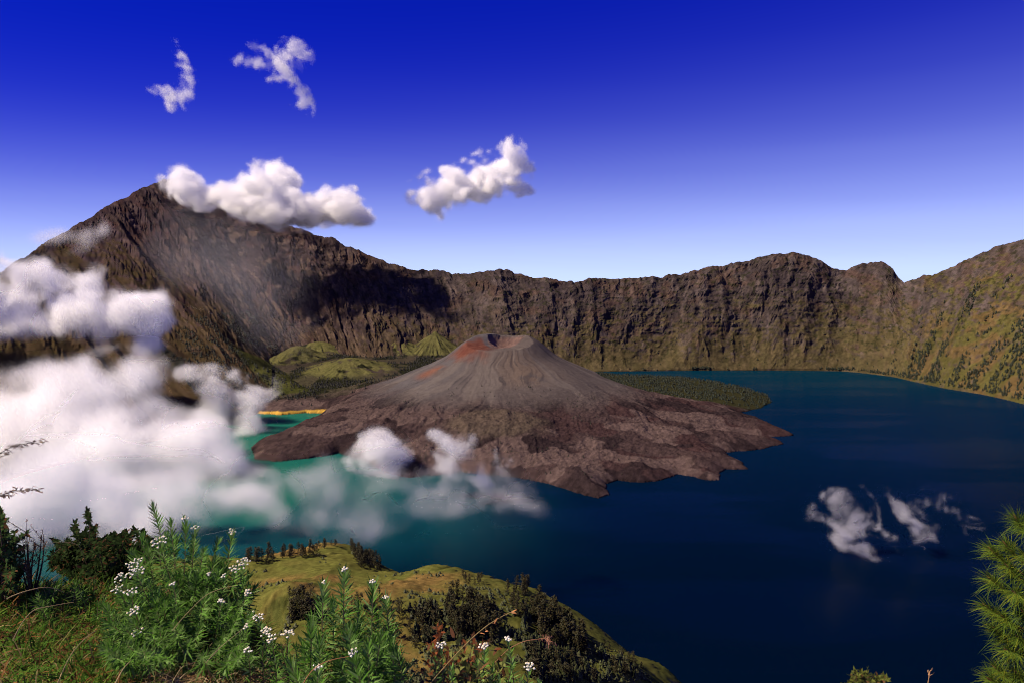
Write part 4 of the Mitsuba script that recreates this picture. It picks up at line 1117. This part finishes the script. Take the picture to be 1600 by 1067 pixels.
def build_shrubs():
    rng = np.random.default_rng(21)
    # the big edelweiss bush
    sp, fl = [], {}
    root = at_y(285, 1035, 3.15)
    root[2] = float(ground_z(root[0], root[1])) - 0.02
    tall = [(240, 793, 3.3), (266, 818, 3.25), (290, 816, 3.2), (305, 830, 3.15), (340, 848, 3.2), (362, 836, 3.1), (318, 862, 3.0), (276, 845, 3.3), (222, 838, 3.35), (250, 850, 3.0), (380, 884, 3.0), (368, 892, 2.95), (345, 880, 3.25), (205, 866, 3.3)]
    tall_fl = {2: (6, 0.022), 3: (6, 0.022), 5: (7, 0.024), 9: (16, 0.05), 10: (16, 0.045), 11: (9, 0.03)}
    for i, (px, py, y) in enumerate(tall):
        tip = at_y(px, py, y)
        b = root + [(tip[0] - root[0]) * 0.45 + rng.normal(0, 0.03), rng.normal(0, 0.06), 0.0]
        b[2] = tip[2] - rng.uniform(0.50, 0.62) if py < 850 else tip[2] - rng.uniform(0.35, 0.5)
        sp.append((b, tip, 0.066, 150, 1.0))
        if i in tall_fl:
            fl[len(sp) - 1] = tall_fl[i]
    for (px, py, y, heads, spread) in ((210, 885, 2.95, 16, 0.05), (192, 905, 2.95, 12, 0.04), (214, 897, 2.9, 14, 0.045), (206, 930, 2.85, 10, 0.035), (187, 925, 2.95, 10, 0.035), (212, 958, 2.8, 12, 0.035), (216, 992, 2.75, 9, 0.03), (386, 929, 2.9, 7, 0.022), (345, 944, 2.85, 6, 0.02),
                                       (350, 905, 3.0, 4, 0.016), (272, 918, 2.8, 4, 0.014), (326, 902, 3.0, 3, 0.012), (392, 962, 2.8, 4, 0.014)):
        tip = at_y(px, py, y)
        b = root + [(tip[0] - root[0]) * 0.5, (y - root[1]) * 0.5, 0]
        b[2] = tip[2] - rng.uniform(0.28, 0.4)
        sp.append((b, tip, 0.055, 90, 1.0))
        fl[len(sp) - 1] = (heads, spread)
    for k in range(105):
        while True:
            px, py = rng.uniform(160, 402), rng.uniform(835, 1030)
            if py > np.interp(px, [160, 200, 240, 290, 340, 400], [930, 870, 835, 840, 865, 900]):
                break
        y = np.interp(py, [835, 1030], [3.35, 2.55]) + rng.uniform(-0.1, 0.1)
        tip = at_y(px, py, y)
        g = float(ground_z(tip[0], y))
        b = np.array([root[0] + (tip[0] - root[0]) * 0.55, root[1] + (y - root[1]) * 0.45, max(root[2], tip[2] - rng.uniform(0.25, 0.45))])
        sp.append((b, tip, rng.uniform(0.05, 0.074), 135, rng.uniform(0.7, 1.1)))
    shrub_of_sprigs('edelweiss_shrub', 'large bushy green edelweiss shrub with many white flower clusters', sp, fl, rng, 'edelweiss shrubs on the slope')
    # tall sprigs on its right
    sp, fl = [], {}
    for i, (px, py, y, f) in enumerate(((538, 897, 2.5, (5, 0.014)), (506, 918, 2.5, (3, 0.010)), (582, 917, 2.5, (6, 0.014)), (603, 941, 2.45, (5, 0.013)), (520, 945, 2.55, None), (560, 950, 2.6, None), (592, 960, 2.55, None), (488, 972, 2.5, None), (545, 985, 2.3, None), (612, 985, 2.5, None), (500, 1005, 2.3, None), (575, 1010, 2.3, None),
                                                  (553, 1027, 2.2, (8, 0.022)), (497, 1050, 2.2, (6, 0.02)), (530, 1035, 2.3, None), (600, 1030, 2.4, None), (475, 1015, 2.4, None), (455, 1040, 2.3, None))):
        tip = at_y(px, py, y)
        b = tip + [rng.normal(0, 0.04) + (545 - px) / FOC * 0.4, rng.uniform(-0.05, 0.1), -rng.uniform(0.42, 0.55)]
        sp.append((b, tip, 0.074, 170, 1.0))
        if f:
            fl[i] = f
    for k in range(16):
        tip = at_y(rng.uniform(470, 622), rng.uniform(985, 1062), rng.uniform(2.3, 2.55))
        sp.append((tip + [rng.normal(0, 0.05), rng.uniform(0, 0.1), -rng.uniform(0.3, 0.4)], tip, 0.072, 130, 0.9))
    shrub_of_sprigs('edelweiss_shrub_001', 'tall leafy edelweiss sprigs with small white tips before the grassy spur', sp, fl, rng, 'edelweiss shrubs on the slope')
    sp, fl = [], {}
    for i, (px, py, y, f) in enumerate(((405, 970, 2.7, (10, 0.03)), (418, 992, 2.65, (12, 0.03)), (425, 1003, 2.6, (8, 0.025)), (450, 995, 2.6, (10, 0.028)), (388, 1022, 2.5, (6, 0.02)), (440, 1012, 2.55, None), (410, 1015, 2.6, None), (462, 1012, 2.6, None), (430, 1035, 2.5, None), (470, 1000, 2.6, None), (385, 985, 2.7, (4, 0.014)))):
        tip = at_y(px, py, y)
        b = tip + [rng.normal(0, 0.04), rng.uniform(0, 0.1), -rng.uniform(0.22, 0.32)]
        sp.append((b, tip, 0.045, 70, 0.9))
        if f:
            fl[i] = f
    shrub_of_sprigs('edelweiss_shrub_002', 'low edelweiss with white clusters between the big shrub and tall sprigs', sp, fl, rng, 'edelweiss shrubs on the slope')
    sp, fl = [], {}
    for i, (px, py, y, f) in enumerate(((690, 1014, 2.5, (9, 0.026)), (757, 1016, 2.5, (9, 0.024)), (795, 1006, 2.5, (7, 0.016)), (826, 1048, 2.45, (11, 0.026)), (680, 1030, 2.5, None), (745, 1035, 2.5, None), (770, 1040, 2.5, None), (800, 1040, 2.45, None), (815, 1062, 2.4, None), (705, 1045, 2.4, None), (780, 1060, 2.4, None), (842, 1066, 2.45, None))):
        tip = at_y(px, py, y)
        b = tip + [rng.normal(0, 0.03), rng.uniform(0, 0.08), -rng.uniform(0.3, 0.4)]
        sp.append((b, tip, 0.038, 80, 1.05))
        if f:
            fl[i] = f
    shrub_of_sprigs('edelweiss_shrub_003', 'small edelweiss with four white heads at the bottom edge, before the dark wood', sp, fl, rng, 'edelweiss shrubs on the slope')
    # dull green cover low between the bushes
    sp = []
    for k in range(40):
        px, py = rng.uniform(40, 190), rng.uniform(905, 965)
        tip = at_y(px, py, rng.uniform(3.1, 3.7))
        b = tip + [rng.normal(0, 0.06), rng.uniform(0, 0.1), -rng.uniform(0.15, 0.25)]
        sp.append((b, tip, 0.05, 60, 0.75))
    shrub_of_sprigs('edelweiss_shrub_004', 'low flowerless greyish green edelweiss patch amid the grass, left of the big shrub', sp, {0: (8, 0.03), 1: (5, 0.02)}, rng, 'edelweiss shrubs on the slope')


build_shrubs()


def woody_bush(key, label, tips, root, leaf, tone, rng, dead=0.1, leaves=26, category='bush'):
    """A twiggy bush with small oval leaves: branches rise from the root and split towards the given tips."""
    labels[key] = {'label': label, 'category': category}
    wood, soup = Soup(), Soup()
    for tip in tips:
        mid = root + (tip - root) * 0.5 + rng.normal(0, 0.05, 3) * np.linalg.norm(tip - root)
        s = np.linspace(0, 1, 8)[:, None]
        p = root * (1 - s) ** 2 + 2 * mid * s * (1 - s) + tip * s ** 2
        v, f = tube_mesh(p, np.linspace(0.007, 0.0018, 8), 5)
        wood.add(v, f, np.array([0.06, 0.04, 0.028]) * rng.uniform(0.7, 1.3))
        for _ in range(6):
            u = rng.uniform(0.45, 1.0)
            c = root * (1 - u) ** 2 + 2 * mid * u * (1 - u) + tip * u ** 2
            d = unit(unit(tip - mid) + rng.normal(0, 0.6, 3))
            L = rng.uniform(0.05, 0.12)
            tw = c + d * L * np.linspace(0, 1, 4)[:, None]
            v, f = tube_mesh(tw, np.linspace(0.002, 0.001, 4), 3)
            wood.add(v, f, np.array([0.06, 0.04, 0.028]))
            n = leaves
            uu = rng.uniform(0.2, 1.05, n)
            rt = c + d * L * uu[:, None]
            dd = unit(d * 0.5 + rng.normal(0, 0.7, (n, 3)) + [0, 0, 0.2])
            V, F, k = blades(rt, dd, leaf * rng.uniform(0.7, 1.3, n), np.full(n, leaf * 0.42), rng.uniform(0, 0.25, n), rng)
            col = np.asarray(tone) * rng.uniform(0.5, 1.5, (n, 1))
            br = rng.uniform(size=n) < dead
            col[br] = np.array([0.13, 0.06, 0.03]) * rng.uniform(0.6, 1.3, (br.sum(), 1))
            soup.add(V, F, np.repeat(col, k, 0))
    scene[key + '__branches'] = wood.ply('mat_plant', smooth=True)
    scene[key + '__foliage'] = soup.ply('mat_leaf')
    labels[key + '__foliage'] = {'kind': 'stuff'}


def build_bushes():
    rng = np.random.default_rng(31)

    def cloud_of(points, y, jitter, n):
        out = []
        for _ in range(n):
            px, py, rx, ry = points[rng.integers(len(points))]
            a, r = rng.uniform(0, 6.28), math.sqrt(rng.uniform())
            out.append(at_y(px + rx * r * math.cos(a), py + ry * r * math.sin(a), y + rng.normal(0, jitter)))
        return out
    woody_bush('dark_bush', 'round dark woody bush standing against the white fog bank', cloud_of([(128, 835, 20, 18), (125, 850, 30, 18), (110, 870, 22, 14), (150, 865, 20, 14)], 4.2, 0.08, 26), at_y(128, 925, 4.2), 0.030, (0.026, 0.044, 0.014), rng, 0.08, leaves=64)
    woody_bush('dark_bush_001', 'low dark bush in the shade behind the big edelweiss shrub', cloud_of([(172, 856, 34, 14), (212, 846, 26, 14), (180, 880, 44, 20), (150, 900, 40, 22), (230, 862, 20, 14)], 3.8, 0.10, 48), at_y(180, 955, 3.8), 0.030, (0.022, 0.040, 0.012), rng, 0.12, leaves=60)
    woody_bush('dark_bush_002', 'green and brown bush at the left edge of the slope', cloud_of([(4, 820, 12, 16), (8, 850, 20, 20), (0, 880, 34, 20), (-20, 840, 20, 30)], 3.3, 0.08, 24), at_y(0, 960, 3.3), 0.030, (0.040, 0.075, 0.022), rng, 0.2, leaves=50)
    woody_bush('seedy_weed', 'thin brown weed with dry seed heads beside the left edge bush', cloud_of([(48, 838, 14, 16), (66, 842, 10, 18), (38, 870, 12, 20)], 3.4, 0.05, 9), at_y(48, 940, 3.4), 0.012, (0.07, 0.045, 0.03), rng, 0.6, leaves=8, category='weed')
    woody_bush('red_leaved_plant', 'plant with rusty red and green leaves at the bottom edge before the dark wood', cloud_of([(700, 1008, 24, 8), (725, 1012, 26, 12), (715, 1030, 16, 14), (745, 1000, 12, 8), (690, 1040, 10, 12)], 2.7, 0.04, 10), at_y(715, 1110, 2.7), 0.030, (0.17, 0.055, 0.022), rng, 0.3, leaves=7, category='plant')
    woody_bush('yellow_leaved_plant', 'plant with broad yellow green leaves at the bottom edge between the small edelweiss', cloud_of([(675, 1015, 8, 6), (725, 1055, 16, 12), (755, 1060, 16, 10), (690, 1055, 20, 10), (730, 1037, 8, 6), (785, 1050, 10, 8)], 2.55, 0.03, 9), at_y(725, 1120, 2.55), 0.042, (0.17, 0.19, 0.05), rng, 0.12, leaves=5, category='plant')
    woody_bush('tree_top', 'feathery olive green treetop rising at the bottom edge over the lake', cloud_of([(1352, 1062, 26, 10), (1345, 1052, 14, 6), (1378, 1064, 8, 6), (1330, 1066, 8, 4), (1350, 1085, 30, 14)], 7.0, 0.1, 34), at_y(1352, 1180, 7.0), 0.05, (0.085, 0.10, 0.022), rng, 0.1, leaves=20, category='tree')


build_bushes()


def grass_blades(n, region, y_of, rng, hmin, hmax, width, tones, weights, lean):
    soup = Soup()
    px, py = region(n)
    y = y_of(px, py)
    x = (px - 800) / FOC * y
    z = ground_z(x, y) - 0.01
    root = np.stack([x, y, z], 1)
    d = unit(np.array([lean, -0.1, 0.8]) + rng.normal(0, 0.6, (n, 3)) * [1, 1, 0.2])
    V, F, k = blades(root, d, rng.uniform(hmin, hmax, n), rng.uniform(0.7, 1.3, n) * width, rng.uniform(0.2, 1.2, n), rng)
    t = np.asarray(tones)[rng.choice(len(tones), n, p=weights)] * rng.uniform(0.55, 1.35, (n, 1))
    soup.add(V, F, np.repeat(t, k, 0))
    return soup


def build_grass():
    rng = np.random.default_rng(41)
    tones = [(0.055, 0.125, 0.018), (0.095, 0.16, 0.022), (0.22, 0.105, 0.035), (0.27, 0.20, 0.09), (0.11, 0.05, 0.025)]

    def world(n, x0, x1, y0, y1):
        y = np.sqrt(rng.uniform(y0 ** 2, y1 ** 2, n))
        x = rng.uniform(x0, x1, n) * (0.35 + 0.2 * y)
        return 800 + FOC * x / y, y
    soup = Soup()
    px, y = world(42000, -3.3, -1.25, 1.75, 4.0)
    s1 = grass_blades(42000, lambda n: (px, None), lambda a, b: y, rng, 0.08, 0.24, 0.0055, tones, [0.48, 0.24, 0.12, 0.08, 0.08], 0.18)
    scene['grass'] = s1.ply('mat_leaf')
    labels['grass'] = {'label': 'tangled green and rusty grass covering the left side of the slope', 'category': 'grass', 'kind': 'stuff'}
    n = 5200
    px2, y2 = rng.uniform(195, 470, n), rng.uniform(1.95, 2.75, n)
    straw = [(0.30, 0.20, 0.10), (0.24, 0.13, 0.06), (0.36, 0.28, 0.17), (0.14, 0.15, 0.05), (0.18, 0.09, 0.05)]
    soup = Soup()
    x2 = (px2 - 800) / FOC * y2
    root = np.stack([x2, y2, ground_z(x2, y2) + rng.uniform(0.0, 0.07, n)], 1)
    d = unit(rng.normal(0, 1, (n, 3)) * [1, 0.8, 0.28] + [0.1, 0, 0.12])
    V, F, k = blades(root, d, rng.uniform(0.08, 0.24, n), rng.uniform(0.0022, 0.0042, n), rng.uniform(0.05, 0.5, n), rng)
    t = np.asarray(straw)[rng.choice(5, n, p=[0.3, 0.25, 0.2, 0.15, 0.1])] * rng.uniform(0.6, 1.3, (n, 1))
    soup.add(V, F, np.repeat(t, k, 0))
    scene['dry_grass'] = soup.ply('mat_leaf')
    labels['dry_grass'] = {'label': 'matted dry straw coloured grass in front of the big edelweiss shrub', 'category': 'grass', 'kind': 'stuff'}


build_grass()


def stalk(key, label, pts, r, tone, seeds, seed_tone, rng, category='grass stalk', seed_len=0.02):
    labels[key] = {'label': label, 'category': category}
    p = np.array([at_y(*q) for q in pts])
    k = np.linspace(0, 1, len(p))
    fine = np.linspace(0, 1, 24)
    p = PchipInterpolator(k, p)(fine)
    v, f = tube_mesh(p, np.interp(fine, [0, 1], [r, r * 0.35]), 5)
    s = Soup()
    s.add(v, f, tone)
    scene[key + '__stem'] = s.ply('mat_plant', smooth=True)
    if seeds:
        n, u0, out = seeds
        soup = Soup()
        u = rng.uniform(u0, 1.0, n)
        root = np.stack([np.interp(u, fine, p[:, i]) for i in range(3)], 1)
        t = unit(p[-1] - p[-3])
        off = rng.normal(0, out, (n, 3))
        for a, o in zip(root, off):
            v, f = tube_mesh(np.array([a, a + o * 0.5, a + o]), np.full(3, r * 0.25), 3)
            soup.add(v, f, tone)
        d = unit(t + rng.normal(0, 0.35, (n, 3)))
        V, F, kk = blades(root + off, d, rng.uniform(0.6, 1.2, n) * seed_len, np.full(n, seed_len * 0.28), rng.uniform(0, 0.4, n), rng)
        soup.add(V, F, np.repeat(np.asarray(seed_tone) * rng.uniform(0.6, 1.4, (n, 1)), kk, 0))
        scene[key + '__seed_head'] = soup.ply('mat_plant')
        labels[key + '__seed_head'] = {'kind': 'stuff'}


def build_stalks():
    rng = np.random.default_rng(51)
    dark, brown = (0.05, 0.04, 0.03), (0.10, 0.07, 0.045)
    stalk('grass_stalk', 'upper of the two arching grass stalks against the white fog', [(-120, 900, 2.0), (-60, 755, 2.0), (0, 708, 2.0), (30, 694, 2.0), (70, 691, 2.0)], 0.0019, dark, (70, 0.45, 0.005), brown, rng, seed_len=0.014)
    stalk('grass_stalk_001', 'lower of the two arching grass stalks against the white fog', [(-120, 930, 2.0), (-60, 812, 2.0), (0, 775, 2.0), (25, 766, 2.0), (62, 765, 2.0)], 0.0019, dark, (70, 0.5, 0.005), brown, rng, seed_len=0.014)
    stalk('grass_stalk_002', 'short bare grass stalk beside the upper arching stalk', [(-110, 880, 2.05), (-50, 740, 2.05), (0, 714, 2.05), (14, 709, 2.05)], 0.0016, dark, (14, 0.8, 0.004), brown, rng, seed_len=0.012)
    stalk('grass_stalk_003', 'fine dark stalk leaning left towards the weed from the dark round bush', [(140, 900, 3.9), (120, 850, 3.9), (95, 846, 3.9), (55, 857, 3.9)], 0.0016, brown, None, brown, rng)
    stalk('grass_stalk_004', 'long straw coloured stalk slanting across the small edelweiss', [(640, 1110, 2.4), (680, 1058, 2.4), (740, 994, 2.4), (768, 972, 2.4), (800, 955, 2.4)], 0.0024, (0.26, 0.19, 0.07), (10, 0.55, 0.008), (0.35, 0.15, 0.05), rng)
    stalk('grass_stalk_005', 'reddish stalk with a drooping seed head over the dark wood', [(760, 1050, 2.6), (800, 1010, 2.6), (825, 1000, 2.6), (850, 997, 2.6), (858, 1002, 2.6)], 0.0018, (0.26, 0.12, 0.06), (60, 0.74, 0.010), (0.20, 0.09, 0.06), rng, seed_len=0.014)
    stalk('grass_stalk_006', 'thin pale stalk crossing the shade right of the big shrub', [(322, 1035, 2.5), (345, 1010, 2.5), (375, 985, 2.5), (398, 962, 2.5)], 0.0014, (0.28, 0.22, 0.13), None, brown, rng)
    stalk('grass_stalk_007', 'yellow stem rising through the middle of the big edelweiss shrub', [(270, 985, 2.5), (295, 955, 2.5), (330, 925, 2.5), (368, 915, 2.5)], 0.0022, (0.20, 0.17, 0.07), None, brown, rng)
    stalk('grass_stalk_008', 'orange stem arching over the straw under the tall sprigs', [(470, 1075, 2.0), (490, 1045, 2.0), (510, 1033, 2.0), (545, 1025, 2.0)], 0.0018, (0.30, 0.12, 0.05), None, brown, rng)
    stalk('dry_twig', 'bare pale twig tip at the bottom edge over the lake', [(1448, 1100, 3.2), (1450, 1070, 3.2), (1452, 1055, 3.2), (1454, 1046, 3.2)], 0.004, (0.30, 0.17, 0.08), (8, 0.6, 0.006), (0.3, 0.17, 0.08), rng, category='twig')
    for i, (a, b, c) in enumerate((((20, 1000), (60, 950), (115, 940)), ((90, 1067), (120, 1010), (150, 985)), ((180, 1067), (196, 1040), (205, 1030)), ((10, 935), (60, 918), (100, 925)))):
        stalk(f'grass_stalk_{i + 9:03d}', ['pale bent stalk lying over the left grass, uppermost of three', 'bent straw stalk in the middle of the left grass', 'broad pale blade at the bottom edge of the straw mat', 'pale bent stalk under the left edge bush'][i],
              [(*a, 2.3), (*b, 2.35), (*c, 2.4)], 0.002, (0.34, 0.25, 0.12), None, brown, rng)


build_stalks()


def build_pine():
    rng = np.random.default_rng(61)
    key = 'young_pine'
    labels[key] = {'label': 'young pine with long yellow green needles at the right edge', 'category': 'pine tree'}
    y0 = 4.0
    base, top = at_y(1640, 1300, y0), at_y(1628, 770, y0)
    s = np.linspace(0, 1, 12)
    trunk = base + (top - base) * s[:, None]
    v, f = tube_mesh(trunk, np.linspace(0.035, 0.008, 12), 8)
    w = Soup()
    w.add(v, f, [0.10, 0.06, 0.035])
    scene[key + '__trunk'] = w.ply('mat_plant', smooth=True)
    tips = [(1576, 812, 4.0), (1596, 820, 3.85), (1560, 852, 4.0), (1590, 868, 3.8), (1538, 860, 4.05), (1562, 885, 3.9), (1536, 905, 4.0), (1572, 925, 3.75), (1592, 905, 3.9), (1530, 948, 4.0), (1556, 965, 3.9), (1585, 955, 3.8), (1545, 985, 4.05), (1578, 995, 3.85),
            (1560, 1015, 3.75), (1598, 1020, 3.9), (1545, 1045, 4.0), (1575, 1050, 3.8), (1535, 1062, 3.9), (1600, 1060, 3.7), (1555, 1080, 3.8), (1620, 830, 3.9), (1640, 880, 3.8), (1660, 930, 3.9), (1690, 900, 4.0), (1700, 980, 3.9), (1640, 960, 3.7), (1650, 1040, 3.8), (1620, 990, 3.8)]
    for i, (px, py, y) in enumerate(tips):
        tip = at_y(px + 13, py, y)
        h = np.clip((tip[2] - 0.18 - base[2]) / (top[2] - base[2]), 0.02, 0.97)
        b = base + (top - base) * h
        mid = 0.5 * (b + tip) + [0, 0, -0.05]
        u = np.linspace(0, 1, 10)[:, None]
        p = b * (1 - u) ** 2 + 2 * mid * u * (1 - u) + tip * u ** 2
        name = f'{key}__branch' + (f'_{i:03d}' if i else '')
        soup = Soup()
        v, f = tube_mesh(p, np.linspace(0.009, 0.004, 10), 6)
        soup.add(v, f, [0.13, 0.07, 0.035])
        # brown leader bud
        d0 = unit(p[-1] - p[-2])
        v, f = tube_mesh(np.array([p[-1], p[-1] + d0 * 0.02, p[-1] + d0 * 0.045]), np.array([0.006, 0.006, 0.001]), 6)
        soup.add(v, f, [0.24, 0.13, 0.05])
        n = 300
        un = 0.60 + 0.40 * rng.uniform(0, 1, n) ** 0.8
        un = np.minimum(un, 1)[:, None]
        root = b * (1 - un) ** 2 + 2 * mid * un * (1 - un) + tip * un ** 2
        t = unit(2 * (mid - b) * (1 - un) + 2 * (tip - mid) * un)
        d = unit(t * 0.9 + rng.normal(0, 0.42, (n, 3)) + [0, 0, 0.10])
        V, F, k = blades(root, d, rng.uniform(0.08, 0.16, n), rng.uniform(0.0024, 0.0036, n), rng.uniform(0.1, 0.55, n), rng)
        c = np.array([0.085, 0.140, 0.018]) * rng.uniform(0.5, 1.35, (n, 1)) + (rng.uniform(size=(n, 1)) < 0.2) * np.array([0.08, 0.05, 0.0])
        soup.add(V, F, np.repeat(c, k, 0))
        scene[name] = soup.ply('mat_leaf')


build_pine()
